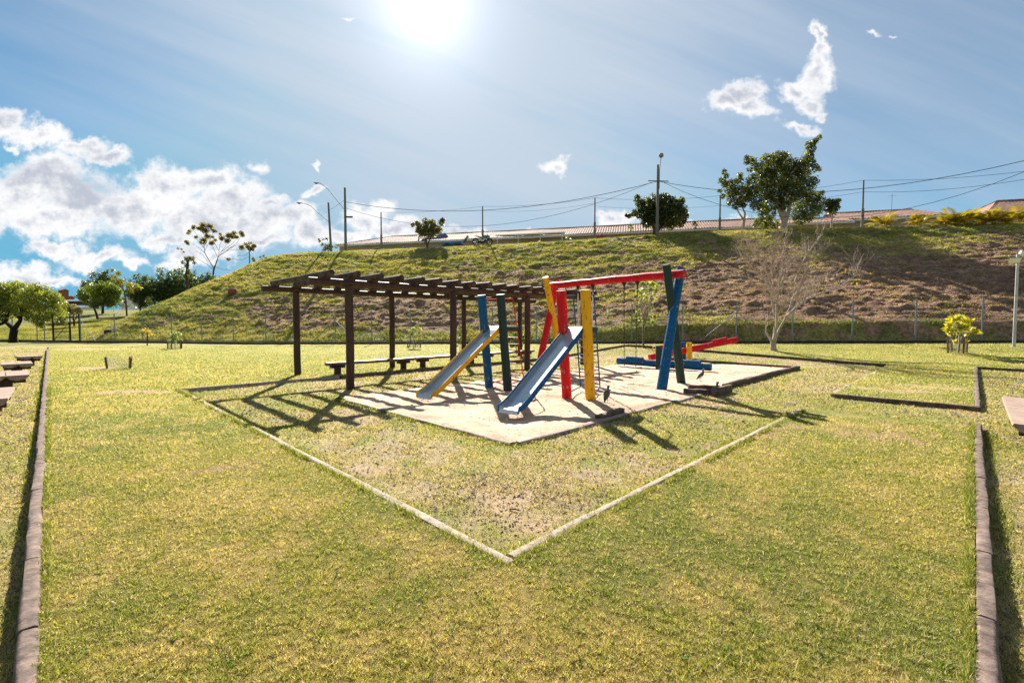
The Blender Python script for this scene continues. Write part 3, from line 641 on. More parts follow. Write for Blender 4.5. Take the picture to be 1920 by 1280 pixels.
# ------------------------------------------------------------------ slides
def slide(C, ang, angl, cols, lab, edge, rail, nbd):
    es = Vector((math.cos(R(ang)), math.sin(R(ang)), 0)); ew = Vector((-es.y, es.x, 0)); el = Vector((math.cos(R(angl)), math.sin(R(angl)), 0)); lw = Vector((-el.y, el.x, 0))
    C = Vector(C); r = empty('playground_slide', C, lab, 'slide', 'slides in the sand pit'); O = r.location
    ms = Vector((math.cos(R(60)), math.sin(R(60)), 0)); mw = Vector((-ms.y, ms.x, 0))
    tops = []
    for s_, c, nm in ((1, cols[0], cols[2]), (-1, cols[1], cols[3])):
        a = C + mw * (.275 * s_) + UP * (-.2); b = C + mw * (.275 * s_) - ms * .36 + UP * 2.27
        log(r, 'post', a, b, .108, M[c], 18, 6, .004, .97, nm); tops.append(b)
    W = .218; hz_ = 1.47; Ltot = 2.45
    prof = [(.06, 1.50), (-.10, 1.495), (-.24, 1.42), (-.40, 1.29), (-2.22, .16), (-2.36, .095), (-2.50, .075)]
    def pt(x, w, dz=0): q_ = C + es * x + ew * w; return Vector((q_.x, q_.y, C.z + dz))
    mb = MB()
    for i in range(len(prof) - 1):
        (x0, z0), (x1, z1) = prof[i], prof[i + 1]
        mb.quad(pt(x0, -W, z0), pt(x0, W, z0), pt(x1, W, z1), pt(x1, -W, z1)); mb.quad(pt(x0, -W, z0 - .012), pt(x1, -W, z1 - .012), pt(x1, W, z1 - .012), pt(x0, W, z0 - .012))
    (x0, z0) = prof[-1]; mb.quad(pt(x0, -W, z0), pt(x0, W, z0), pt(x0 - .015, W, z0 - .075), pt(x0 - .015, -W, z0 - .075))
    mb.build('slide_bed', M['steel'], r, O)
    for s_ in (1, -1):
        mb = MB()
        for i in range(1, len(prof) - 1):
            (x0, z0), (x1, z1) = prof[i], prof[i + 1]; h0 = .075 if i > 1 else .03; h1 = .075
            if i == len(prof) - 2: h1 = .07
            for off, flip in ((0, 0),):
                w = s_ * (W + off); q4 = [pt(x0, w, z0 - .015), pt(x1, w, z1 - .015), pt(x1, w, z1 + h1), pt(x0, w, z0 + h0)]
                mb.quad(*(q4 if flip else q4[::-1]))
        mb.build('side_panel', M['steel'] , r, O)
        mb = MB()
        for i in range(1, len(prof) - 1):
            (x0, z0), (x1, z1) = prof[i], prof[i + 1]; h0 = .075 if i > 1 else .03; h1 = .07 if i == len(prof) - 2 else .075; w = s_ * (W + .014)
            mb.quad(pt(x0, w, z0 - .012), pt(x1, w, z1 - .012), pt(x1, w, z1 + h1), pt(x0, w, z0 + h0))
        pp = [pt(x, s_ * (W + .006), z + (.078 if i > 1 else .035) - (.03 if i == len(prof) - 1 else 0)) for i, (x, z) in enumerate(prof) if i > 0]
        pp.append(pt(prof[-1][0] - .01, s_ * (W + .006), .02)); mb.tube(pp, .018, 8)
        pp2 = [pt(x, s_ * (W + .016), z - .01) for i, (x, z) in enumerate(prof) if i > 1]; mb.tube(pp2, .009, 6)
        mb.build('edge_rail', M[edge], r, O, smooth=True)
    mb = MB(); a = C + ms * .02; b = C + el * .58; mb.beam((a.x, a.y, C.z + 1.50), (b.x, b.y, C.z + 1.50), .50, .03); mb.build('platform', M['board'], r, O)
    mb = MB()
    for s_ in (1, -1):
        a = C + mw * (.2 * s_) + ms * .08; b = C + el * .60 + lw * (.235 * s_); mb.beam((a.x, a.y, C.z + 1.43), (b.x, b.y, C.z + 1.43), .04, .10)
    mb.build('platform_joist', M['green'], r, O)
    lb = C + el * .98 + UP * .05; lt = C + el * .33 + UP * 2.20; ld = empty if 0 else None
    mb = MB()
    for s_ in (1, -1):
        a = lb + lw * (.235 * s_); b = lt + lw * (.235 * s_); top = C + mw * (.26 * s_) - ms * .30 + UP * 2.16; bot = C + mw * (.27 * s_) + ms * .06 + UP * .04
        mb.tube([bot, a + Vector((0, 0, .01)), a.lerp(b, .04), b.lerp(a, .03), b + (top - b) * .05, top], .0155, 8)
    fr = mb.build('ladder_frame', M[rail], r, O, smooth=True)
    for i in range(8):
        t = .045 + i * .0815
        a = lb.lerp(lt, t) + lw * .235; b = lb.lerp(lt, t) - lw * .235; mb = MB(); mb.tube([a, b], .013, 8); mb.build('rung', M[rail], fr, (0, 0, 0)) if 0 else mb.build('rung', M[rail], r, O, smooth=True)
    return r
slide((-.335, 11.62, 0), 53, 63, ('blue', 'green', 'blue post', 'dark green post'), 'grey slide with yellow edges and red ladder between blue and dark green posts', 'yellow', 'redm', 0)
slide((1.46, 10.02, 0), 52.5, 66, ('red', 'yellow', 'red post', 'yellow post'), 'grey slide with blue edges and blue ladder between red and yellow posts', 'blue', 'bluem', 0)

# ------------------------------------------------------------------ swing set
A_ = Vector((4.16, 11.95, 0)); B_ = Vector((1.30, 15.35, 0)); sp = Vector((.60, .80, 0)) * .86
sw = empty('swing_set', A_, 'tall log swing frame with red top beam on crossed blue, green, yellow and red legs', 'swing set')
for c, P in (('blue', A_), ('red', B_)):
    c2 = 'green' if c == 'blue' else 'yellow'; off = (B_ - A_).normalized() * (.09 if c == 'blue' else -.09)
    nb = P - sp; nt_ = P + sp * .50 - off * .6; fb = P + sp; ft = P - sp * .50 + off * .6
    log(sw, 'leg', (nb.x, nb.y, -.2), (nt_.x, nt_.y, 3.02), .125 if c == 'blue' else .115, M[c], 18, 8, .006, .88, c + ' leg')
    log(sw, 'leg', (fb.x, fb.y, -.2), (ft.x, ft.y, 3.05), .115, M[c2], 18, 8, .006, .88, ('dark ' if c2 == 'green' else '') + c2 + ' leg')
bd = (B_ - A_).normalized(); ba = A_ - bd * .30; bb = B_ + bd * .10
log(sw, 'top_beam', (ba.x, ba.y, 2.83), (bb.x, bb.y, 2.81), .108, M['red'], 18, 14, .010, .92)
for P in (A_, B_):
    for dz in (2.0, 2.72):
        for s_ in (-1, 1):
            c = P - bd * .13 * (1 if P is A_ else -1) + sp * (.05 * s_) + UP * dz; mb = MB(); mb.tube([c - bd * .02, c + bd * .02], .022, 6); mb.build('bolt', M['galv'], sw, sw.location)
def swing(t0, t1, zs, ropem, lab, knots):
    p0 = A_ + (B_ - A_) * t0; p1 = A_ + (B_ - A_) * t1; c = (p0 + p1) / 2; r = empty('swing', (c.x, c.y, zs), lab, 'swing')
    for p in (p0, p1):
        mb = MB(); mb.tube([(p.x, p.y, 2.73), (p.x, p.y, 2.62)], [.07, .03], 8); mb.tube([(p.x, p.y, 2.64), (p.x, p.y, 2.5)], .022, 6); mb.build('hanger', M['black'], r, r.location)
        ci = c.lerp(p, .86); mb = MB()
        if knots: mb.tube([(p.x, p.y, 2.52), (ci.x, ci.y, zs)], .017, 6)
        else:
            n = 44
            for i in range(n):
                z0 = 2.5 + (zs - 2.5) * i / n; z1 = 2.5 + (zs - 2.5) * (i + .92) / n; a = p.lerp(ci, i / n)
                d = Vector((.010, 0, 0)) if i % 2 else Vector((0, .010, 0)); mb.tube([(a.x, a.y, z0), (a.x + d.x, a.y + d.y, (z0 + z1) / 2), (a.x, a.y, z1)], .007, 4); mb.tube([(a.x, a.y, z0), (a.x - d.x, a.y - d.y, (z0 + z1) / 2), (a.x, a.y, z1)], .007, 4)
        mb.build('rope' if knots else 'chain', ropem, r, r.location)
    mb = MB(); d = (p1 - p0).normalized() * .30; mb.beam((c.x - d.x, c.y - d.y, zs - .01), (c.x + d.x, c.y + d.y, zs - .01), .26, .03); mb.build('seat', M['board'], r, r.location)
swing(.345, .225 + .02, .36, M['chain'], 'swing on thin dark chains with a pale board, nearer the blue leg', False)
swing(.735, .60, .50, M['rope'], 'swing on white ropes behind the yellow slide post', True)

# ------------------------------------------------------------------ seesaws
def seesaw(name, a, b, piv, col, posts, lab, dz0, dz1, handles):
    a = Vector(a); b = Vector(b); piv = Vector(piv); r = empty('seesaw', (piv.x, piv.y, -.03), lab, 'seesaw', 'log seesaws in the sand pit'); O = r.location; d = (b - a).normalized(); n = Vector((-d.y, d.x, 0)).normalized()
    log(r, 'plank_log', a, b, .13, M[col], 16, 12, .008, .92)
    for s_, (c, nm) in zip((1, -1), posts):
        q_ = piv + n * (.22 * s_); log(r, 'pivot_post', (q_.x, q_.y, -.15), (q_.x, q_.y, .78), .105, M[c], 16, 3, .003, 1, nm)
    mb = MB(); mb.tube([piv + n * .3 + UP * .55, piv - n * .3 + UP * .55], .02, 8); mb.build('axle', M['galv'], r, O)
    for t, l in ((.20, .62), (.80, .62)):
        c = a.lerp(b, t) + UP * .10; mb = MB(); p, q_ = wob(c - d * l / 2, c + d * l / 2, .105, 5, .004); mb.tube(p, q_, 12); mb.build('seat', M[col], r, O, smooth=True)
    for t in handles:
        c = a.lerp(b, t) + UP * .15; mb = MB(); mb.tube([c + n * .11, c + n * .11 + UP * .26, c - n * .11 + UP * .26, c - n * .11], .014, 8); mb.build('handle', M['yellow'], r, O)
    return r
seesaw('s', (3.98, 17.35, .15), (6.65, 15.35, .10), (5.30, 16.40, 0), 'blue', (('red', 'red post'), ('green', 'dark green post')), 'blue log seesaw lying level on the sand with dark green pivot post', 0, 0, ())
seesaw('s', (5.60, 18.75, .16), (9.45, 19.45, .86), (7.18, 19.0, 0), 'red', (('blue', 'blue post'), ('yellow', 'yellow post')), 'red log seesaw tilted up to the right with yellow handle', 0, 0, (.05,))

# ------------------------------------------------------------------ broken timber at the edge of the sand pit
def plank(name, a, b, w, h, m, lab, cat, group=None, up=(0, 0, 1)):
    a = Vector(a); b = Vector(b); mb = MB(); n = 6
    vs = []; fs = []; d = (b - a).normalized(); x = d.cross(Vector(up)).normalized(); z = x.cross(d)
    for i in range(n + 1):
        c = a.lerp(b, i / n); k = random.uniform(.94, 1.04)
        for (i1, j1) in [(-w/2, -h/2), (w/2, -h/2), (w/2, h/2 - .01), (w/2 - .01, h/2), (-w/2 + .01, h/2), (-w/2, h/2 - .01)]:
            vs.append(c + x * (i1 * k) + z * (j1 * k) + Vector([random.uniform(-.004, .004) for _ in range(3)]))
    for i in range(n):
        for k in range(6): fs.append((i * 6 + k, i * 6 + (k + 1) % 6, (i + 1) * 6 + (k + 1) % 6, (i + 1) * 6 + k))
    fs += [tuple(range(5, -1, -1)), tuple(range(n * 6, n * 6 + 6))]; mb.add(vs, fs); o = mb.build(name, m, None, (a + b) / 2); return tag(o, lab, cat, group)
plank('timber_block', (4.72, 10.58, .00), (5.28, 11.12, .01), .10, .19, M['edgewood'], 'thick loose timber block lying right of the crouched bird', 'timber')
plank('timber_piece', (4.26, 11.12, .02), (4.98, 11.02, .02), .10, .13, M['edgewood'], 'upper of two dark loose planks at the gap in the sand edging', 'timber')
plank('timber_piece', (4.02, 10.74, -.01), (4.66, 10.66, -.02), .12, .12, M['edgewood'], 'lower of two dark loose planks at the gap in the sand edging', 'timber')
plank('timber_stub', (4.56, 10.40, -.02), (4.70, 10.46, -.01), .10, .14, M['edgewood'], 'short broken timber stub beside the crouched bird', 'timber')
c1 = pix(1117, 781); c2 = pix(1166, 768); plank('timber_piece', (c1.x + .05, c1.y + .05, -.045), (c2.x, c2.y, -.015), .12, .11, M['edgewood'], 'tipped dark piece of edging timber below the yellow slide post', 'timber')

# ------------------------------------------------------------------ birds
def bird(P, yaw, lab, sc=1.0, crouch=0, pitch=35):
    P = Vector(P); mb = MB(); tl = R(pitch)
    ax = [(-.155, .010, .006), (-.11, .020, .014), (-.06, .040, .034), (-.01, .056, .048), (.035, .058, .050), (.07, .046, .042)]
    pts = [(x * math.cos(tl), x * math.sin(tl)) for x, _, _ in ax]; rw = [w for _, w, _ in ax]; rh = [h for _, _, h in ax]
    nx, nz_ = pts[-1]; pts += [(nx + .018, nz_ + .035), (nx + .022, nz_ + .062), (nx + .030, nz_ + .082), (nx + .046, nz_ + .090), (nx + .062, nz_ + .086), (nx + .082, nz_ + .080)]
    rw += [.024, .019, .024, .021, .008, .003]; rh += [.026, .020, .025, .022, .008, .003]
    n = 12; vs = []; fs = []; cols = []
    for i, (x, z) in enumerate(pts):
        x0, z0 = pts[max(0, i - 1)]; x1, z1 = pts[min(len(pts) - 1, i + 1)]; d = Vector((x1 - x0, 0, z1 - z0)).normalized(); up = Vector((-d.z, 0, d.x))
        for j in range(n):
            t = 2 * math.pi * j / n; s_ = math.sin(t); v = Vector((x, 0, z)) + Vector((0, 1, 0)) * (rw[i] * math.cos(t)) + up * (rh[i] * s_); vs.append(v)
            c = (.10, .082, .075) if s_ > -.3 else (.48, .45, .42)
            if i in (4, 5, 6) and s_ < .2: c = (.02, .018, .02)
            if i <= 1: c = (.03, .025, .025) if i else (.25, .22, .2)
            if i >= 7: c = (.11, .10, .10) if s_ > 0 else (.05, .045, .045)
            if i >= 10: c = (.25, .06, .05)
            cols.append((*c, 1))
    for i in range(len(pts) - 1):
        for j in range(n): fs.append((i * n + j, i * n + (j + 1) % n, (i + 1) * n + (j + 1) % n, (i + 1) * n + j))
    fs += [tuple(range(n - 1, -1, -1)), tuple(range((len(pts) - 1) * n, len(pts) * n))]
    mb.v = vs; mb.f = fs; mb.c = cols; mb.m = [0] * len(vs)
    hgt = .145 - crouch; leg = (.30, .10, .09, 1)
    for s_ in (-1, 1):
        y = .022 * s_; mb.tube([(.0, y, -.03), (-.006, y, -hgt * .5), (.004, y, -hgt)], [.006, .0038, .0036], 6, col=leg)
        for a in (-.5, 0, .5): mb.tube([(.004, y, -hgt + .003), (.004 + .035 * math.cos(a), y + .035 * math.sin(a), -hgt + .002)], .003, 5, col=leg)
    hx, hz2 = pts[8]; mb.tube([(hx - .015, 0, hz2 + .018), (hx - .045, 0, hz2 + .022), (hx - .07, 0, hz2 + .032)], [.005, .003, .001], 5, col=(.03, .03, .03, 1))
    mt = Matrix.Rotation(R(yaw), 3, 'Z') * sc; mb.v = [tuple(mt @ Vector(v) + P + UP * (hgt * sc)) for v in mb.v]
    o = mb.build('lapwing', M['bird'], None, P, smooth=True, usecol=True); return tag(o, lab, 'bird', 'lapwings round the sand pit')
P = pix(1137, 757); bird((P.x, P.y, .01), 55, 'grey brown bird standing on the sand right of the yellow slide post', 1.12, 0, 50)
P = pix(1313, 716); bird((P.x, P.y, .015), 20, 'grey brown bird standing upright on the sand right of the dark green swing leg', 1.15, 0, 38)
P = pix(1338, 741); bird((P.x + .01, P.y, LOW + .01), 30, 'bird leaning forward among the loose timbers at the sand edge', 1.3, .06, 34)

# ------------------------------------------------------------------ split log seats and table at the left, plank bench at the right
def split_seat(a, b, w, H, two, lab, cat, zg, z_leg=(.2, .8), name='split_log_bench', grp='split log benches along the left edge'):
    a = Vector((a[0], a[1], 0)); b = Vector((b[0], b[1], 0)); c = (a + b) / 2; r = empty(name, (c.x, c.y, zg), lab, cat, grp); O = r.location; d = (b - a).normalized(); n = Vector((-d.y, d.x, 0))
    halves = ((-w / 4, w / 2 - .012), (w / 4, w / 2 - .012)) if two else ((0, w),)
    for off, ww in halves:
        mb = MB(); vs = []; fs = []; ns = 8
        for i in range(ns + 1):
            t = i / ns; p = a.lerp(b, t) + n * off; k = 1 + .04 * math.sin(3 * t + off * 9) ; sag = -.015 * math.sin(math.pi * t)
            for (x, z) in [(-.5, 0), (-.52, -.03), (-.34, -.10), (0, -.13), (.34, -.10), (.52, -.03), (.5, 0)]: vs.append(p + n * (x * ww * k) + UP * (zg + H + z + sag))
        for i in range(ns):
            for k in range(7): fs.append((i * 7 + k, i * 7 + (k + 1) % 7, (i + 1) * 7 + (k + 1) % 7, (i + 1) * 7 + k))
        fs += [tuple(range(6, -1, -1)), tuple(range(ns * 7, ns * 7 + 7))]; mb.add(vs, fs); mb.build('half_log', M['greywood'], r, O)
    for t in z_leg:
        p = a.lerp(b, t); mb = MB(); q_, rr = wob((p.x, p.y, zg - .1), (p.x, p.y, zg + H - .10), .11, 3, .004); mb.tube(q_, rr, 10); mb.build('leg', M['darkwood'], r, O, smooth=True)
        mb = MB(); e1 = p - n * (w * .42); e2 = p + n * (w * .42); mb.beam((e1.x, e1.y, zg + H - .15), (e2.x, e2.y, zg + H - .15), .14, .09); mb.build('bracket', M['darkwood'], r, O)
    return r
def topat(px, py, z): s = sk(py); Y = (z - H0) / s; return Vector((kx(px, py) * Y, Y, z))
zg = -.12
q0 = topat(46, 667, .28); split_seat(q0 - Vector((.35, -.35, 0)) * 1.0, q0 + Vector((.55, -.25, 0)), .62, .40, True, 'farthest split log bench on the left, small beyond the others', 'bench', zg)
q0 = topat(35, 680, .30); split_seat(q0 + EL * .8 - ER * .1, q0 - EL * .55, .70, .42, True, 'second farthest split log bench on the left', 'bench', zg)
q0 = topat(14, 700, .36); split_seat(q0 + EL * .75 + Vector((-.1, 0, 0)), q0 - EL * .75, .78, .48, True, 'split log table of two half logs between the left benches', 'table', zg, name='split_log_table', z_leg=(.2, .85))
q0 = topat(-20, 740, .33); split_seat(q0 + EL * 1.2, q0 - EL * .75, .52, .45, True, 'nearest split log bench cut by the left edge of the view', 'bench', zg)
a = topat(1877, 742, .34); b = topat(1901, 793, .34); d_ = (a - b).normalized(); n_ = Vector((d_.y, -d_.x, 0)) * .40
split_seat(b + n_, a + n_, .80, .42, True, 'weathered plank bench cut by the right edge of the view', 'bench', LOW, (.12, .85), 'plank_bench', None)

# ------------------------------------------------------------------ fence along the back
FP = []
def fpt(px): k = kx(px, 620); Y = Y0 / (1 + .245 * k); return k * Y, Y
u_list = []
u = uv(*fpt(1842))[0]
while u > -46.5: u_list.append(u); u -= 2.72
u_end = [u_list[0] + 2.72 * i for i in (4, 3, 2, 1)]; us = u_end + u_list
gate_u0 = uv(*fpt(133))[0]; gate_u1 = uv(*fpt(100))[0]; open_u = uv(*fpt(151))[0]
us = [x for x in us if not (gate_u1 - .9 < x < open_u + .9)] + [open_u, gate_u1 - 1.0]; us.sort()
FH = 2.2
X0, Y0_ = xy(-46, 0)
fence = empty('wire_fence', (0, Y0, 0), 'long grey wire mesh fence on a low dark kerb in front of the grassy bank', 'fence'); O = fence.location
for x in us:
    X_, Y_ = xy(x, .0); z = gz(X_, Y_ - .3); mb = MB(); ln = random.uniform(-.03, .03)
    mb.tube([(X_, Y_, z - .1), (X_ + ln, Y_, z + FH)], .034, 8); mb.build('post', M['galv'], fence, O, smooth=True)
def brace(px, dirs, h=1.7, reach=1.9):
    x = min(us, key=lambda t: abs(t - uv(*fpt(px))[0])); X_, Y_ = xy(x, 0); z = gz(X_, Y_ - .3)
    for s_ in dirs:
        X2, Y2 = xy(x + reach * s_, 0); mb = MB(); mb.tube([(X_, Y_, z + h), (X2, Y2, z + .02)], .022, 6); mb.build('brace', M['galv'], fence, O, smooth=True)
brace(1389, (-1, 1)); brace(639, (-1, 1), 1.6); brace(151, (1,), 1.75, 1.55); brace(1000, (1,), 1.6)
mb = MB(); segs = [(us[0], gate_u1 - .05), (open_u, us[-1])]
for (a, b) in segs:
    k = 0; x = a
    while x < b:
        X_, Y_ = xy(x, 0); z = gz(X_, Y_ - .3); mb.add([(X_ - .0016, Y_, z + .05), (X_ + .0016, Y_, z + .05), (X_ + .0016, Y_, z + FH - .04), (X_ - .0016, Y_, z + FH - .04)], [(0, 1, 2, 3)]); x += .09
    h = .06
    while h < FH:
        pts = []; x = a
        while x < b + 1: xx = min(x, b); X_, Y_ = xy(xx, 0); pts.append((X_, Y_, gz(X_, Y_ - .3) + h)); x += 2.0
        thick = .0045 if abs(h % .52 - .06) < .03 else .0018
        for p_, q_ in zip(pts[:-1], pts[1:]): mb.beam(p_, q_, thick * 2, thick * 2)
        h += .13
mb.build('wire_mesh', M['wire'], fence, O)
mb = MB(); pts = np.arange(us[0], us[-1] + 2, 2.)
for a, b in zip(pts[:-1], pts[1:]):
    p_ = Vector((*xy(a, -.03), 0)); q_ = Vector((*xy(b - .03, -.03), 0)); z1 = gz(p_.x, p_.y - .3); z2 = gz(q_.x, q_.y - .3); j = random.uniform(-.012, .012)
    mb.beam((p_.x, p_.y, z1 + .02 + j), (q_.x, q_.y, z2 + .02 + j), .20, .24)
mb.build('kerb', M['darkconc'], fence, O)
# gate
gx0, gy0 = xy(gate_u0, -.05); gx1, gy1 = xy(gate_u1, -.05); zg_ = gz(gx0, gy0 - .3)
gate = empty('metal_gate', (gx0, gy0, zg_), 'dark metal gate of upright bars in the fence beside the red path', 'gate'); O = gate.location; a = Vector((gx0, gy0, zg_)); b = Vector((gx1, gy1, zg_))
for nm, p in (('gate_post', a), ('gate_post', b)):
    mb = MB(); mb.tube([p, p + UP * 2.2], .045, 8); mb.build(nm, M['darkconc'], gate, O)
mb = MB(); fr = [a.lerp(b, .06), a.lerp(b, .94)]
for z in (.12, .80, 1.55): mb.tube([fr[0] + UP * z, fr[1] + UP * z], .028, 6)
for p in fr: mb.tube([p + UP * .12, p + UP * 1.55], .028, 6)
mb.tube([fr[1] + UP * .14, fr[0] + UP * 1.55], .02, 6); mb.build('gate_frame', M['black'], gate, O)
mb = MB()
for i in range(1, 12): p = fr[0].lerp(fr[1], i / 12); mb.tube([p + UP * .12, p + UP * 1.95], .010, 5)
mb.build('bars', M['black'], gate, O)
p = Vector((*xy(open_u - .12, -.02), 0)); p.z = zg_; mb = MB(); mb.tube([p, p + UP * 2.25], .045, 8); tag(mb.build('gate_post', M['darkconc'], None, p), 'dark post on the right side of the open gateway', 'post')

# ------------------------------------------------------------------ lamp posts and floodlights
def floodhead(root, c, yaw, O, s=1.0, tilt=25):
    mb = MB(); mt = Matrix.Rotation(R(yaw), 3, 'Z') @ Matrix.Rotation(R(tilt), 3, 'X')
    def box(w, h, d, y0, m, nm):
        b_ = MB(); vs = [mt @ Vector((x * w, y, z * h)) * s + c for y, kk in ((y0, 1), (y0 + d, .62)) for x, z in ((-.5 * kk, -.5 * kk), (.5 * kk, -.5 * kk), (.5 * kk, .5 * kk), (-.5 * kk, .5 * kk))]
        b_.add(vs, [(0, 1, 2, 3), (7, 6, 5, 4), (0, 4, 5, 1), (1, 5, 6, 2), (2, 6, 7, 3), (3, 7, 4, 0)]); return b_.build(nm, m, root, O)
    hd = box(.46, .28, .13, 0, M['silver'], 'lamp_head'); box(.40, .22, -.012, -.003, M['white'], 'lens')
def floodpole(P, H, lab, rad, heads, m):
    P = Vector(P); r = empty('floodlight_pole', P, lab, 'floodlight'); mb = MB(); mb.tube([P - UP * .1, P + UP * H], [rad, rad * .85], 12); mb.build('pole', m, r, P, smooth=True)
    for (dx, dz, yaw) in heads: floodhead(r, P + Vector((dx, -.06, H + dz)), yaw, P)
P = pix(1901, 650); hgt = (pz(1901, 476, P.y).z - P.z)
floodpole((P.x, P.y, P.z), hgt, 'pale pole with two silver floodlights at the far right in front of the fence', .058, ((.22, .0, 12), (-.20, -.30, -14)), M['palepole'])
P = vat(467, 17.5); P = Vector((P.x, P.y, P.z)); floodpole(P, pz(462, 456, P.y).z - P.z, 'thin pole with one floodlight on the left end of the bank', .06, ((.15, 0, 10),), M['pole'])

def arm_lamp(root, P, H, pts, O, globe=False):
    mb = MB(); mb.tube([P + Vector(p) for p in pts], .03, 6); mb.build('arm', M['pole'], root, O, smooth=True)
    e = P + Vector(pts[-1]); mb = MB()
    if globe: mb.ball(e + UP * .12, .24, 12, 8); mb.build('lamp', M['conc'], root, O, smooth=True)
    else:
        mb.tube([e + Vector((.12, 0, -.03)), e + Vector((-.15, 0, .0)), e + Vector((-.55, 0, .04)), e + Vector((-.72, 0, .02))], [.05, .13, .12, .03], 10, flat=.55); mb.build('lamp', M['silver'], root, O, smooth=True)
        mb = MB(); mb.ball(e + Vector((-.38, 0, -.06)), .13, 10, 6, (1.3, .8, .6)); mb.build('lens', M['glass'], root, O, smooth=True)
def upole(px, v, ytop, lab, rad=.15, lean=0, cross=None):
    P = vat(px, v); T = pz(px, ytop, P.y); H = T.z - P.z; r = empty('utility_pole', P, lab, 'utility pole', None); mb = MB()
    mb.tube([P - UP * .2, P + UP * H + Vector((lean, 0, 0))], [rad, rad * .7], 10); mb.build('pole', M['pole'], r, P, smooth=True); return r, P, H
r1, P1, H1 = upole(648, 22.5, 352, 'tall concrete pole carrying the upper street lamp arm at the left of the hilltop', .165)
k = P1.y / FPX
arm_lamp(r1, P1, H1, [(0, -.1, H1 - 41 * k), (-16 * k, -.1, H1 - 22 * k), (-30 * k, -.1, H1 - 4 * k), (-39 * k, -.1, H1 + 4 * k), (-46 * k, -.1, H1 + 8 * k)], P1)
mb = MB(); mb.beam(P1 + Vector((.1, -.1, H1 - 54 * k)), P1 + Vector((.9, -.1, H1 - 54 * k)), .2, .16); mb.build('bracket_box', M['black'], r1, P1)
r2, P2, H2 = upole(621, 23.5, 380, 'leaning concrete pole carrying the lower street lamp arm at the left of the hilltop', .15, lean=-.28)
k = P2.y / FPX
arm_lamp(r2, P2, H2, [(-.12, -.1, H2 - 37 * k), (-22 * k, -.1, H2 - 20 * k), (-36 * k, -.1, H2 - 7 * k), (-47 * k, -.1, H2 - 2 * k), (-52 * k, -.1, H2 - 1 * k)], P2)
r3, P3, H3 = upole(1232, 21.5, 309, 'tall concrete pole with a globe lamp in front of the round tree', .16)
k = P3.y / FPX
arm_lamp(r3, P3, H3, [(.12, -.1, H3 - 45 * k), (2.5 * k, -.1, H3 - 10 * k), (5 * k, -.1, H3 + 14 * k)], P3, True)
mb = MB(); mb.beam(P3 + Vector((-1.0, -.15, H3 - 30 * k)), P3 + Vector((1.0, -.15, H3 - 31 * k)), .08, .08); mb.build('crossarm', M['pole'], r3, P3)
thin = []
for px, yt, lab in ((715, 398, 'thin dark pole right of the two lamp poles'), (905, 387, 'thin pole standing behind the teal motorcycle'), (1115, 371, 'thin pole beside the red cover on the hilltop'), (1349, 367, 'thin pole left of the small ficus tree'), (1616, 338, 'thin pole right of the clipped little tree')):
    r, P, H = upole(px, 25.0, yt, lab, .095); thin.append(P + UP * H)
    mb = MB(); mb.tube([P, P + UP * H * .48], .125, 8); mb.build('sleeve', M['pole'], r, P, smooth=True)

# ------------------------------------------------------------------ cables
def cable(a, b, sag, lab, rad=.02):
    a = Vector(a); b = Vector(b); pts = [a.lerp(b, t / 16) - UP * (sag * 4 * (t / 16) * (1 - t / 16)) for t in range(17)]; mb = MB(); mb.tube(pts, rad, 5, cap=False)
    tag(mb.build('cable', M['black'], None, a), lab, 'cable', 'cables strung along the hilltop')
c1 = P1 + UP * (H1 - 26 * P1.y / FPX); c3 = P3 + UP * (H3 - 30 * P3.y / FPX); t1, t2, t3, t4, t5 = thin
Rr = pz(1990, 284, 33); Rr2 = pz(1990, 292, 33); R3 = pz(2000, 311, 36); R4 = pz(2000, 322, 36)
cable(c1, c3, 1.9, 'upper thick cable from the left lamp pole to the globe lamp pole', .026)
cable(c1 - UP * .7, c3 + Vector((-.6, 0, -.1)), 3.2, 'slack lower cable from the left lamp pole to the globe lamp pole', .018)
cable(c3, Rr, 1.9, 'upper thick cable from the globe lamp pole to the right edge', .024)
cable(c3 + Vector((.6, 0, -.15)), Rr2, 3.9, 'slack cable from the globe lamp pole to the right edge', .018)
cable(t1, t2, .25, 'thin cable between the first two thin poles', .012); cable(t2, t3, .3, 'thin cable from the motorcycle pole to the pole by the red cover', .014)
cable(t3, t4, .3, 'thin cable between the red cover pole and the small ficus', .014); cable(t4, t5, .3, 'thin cable passing behind the big ficus tree', .014); cable(t5, R3, .35, 'thin cable from the rightmost thin pole to the right edge', .016)
cable(t3 - UP * .9, t4 - UP * 1.0, .3, 'lowest cable left of the small ficus', .011); cable(t4 - UP * 1.0, t5 - UP * 1.1, .3, 'lowest cable behind the big ficus tree', .013); cable(t5 - UP * 1.1, R4, .5, 'lowest cable from the rightmost thin pole to the right edge', .016)
cable(t2 - UP * .5, t3 - UP * .55, .4, 'faint lower cable over the tiled roof', .010)
cable(P2 + Vector((-.15, 0, H2 - .9)), P1 + UP * (H1 - 1.4), .05, 'short cable joining the two left lamp poles', .014)

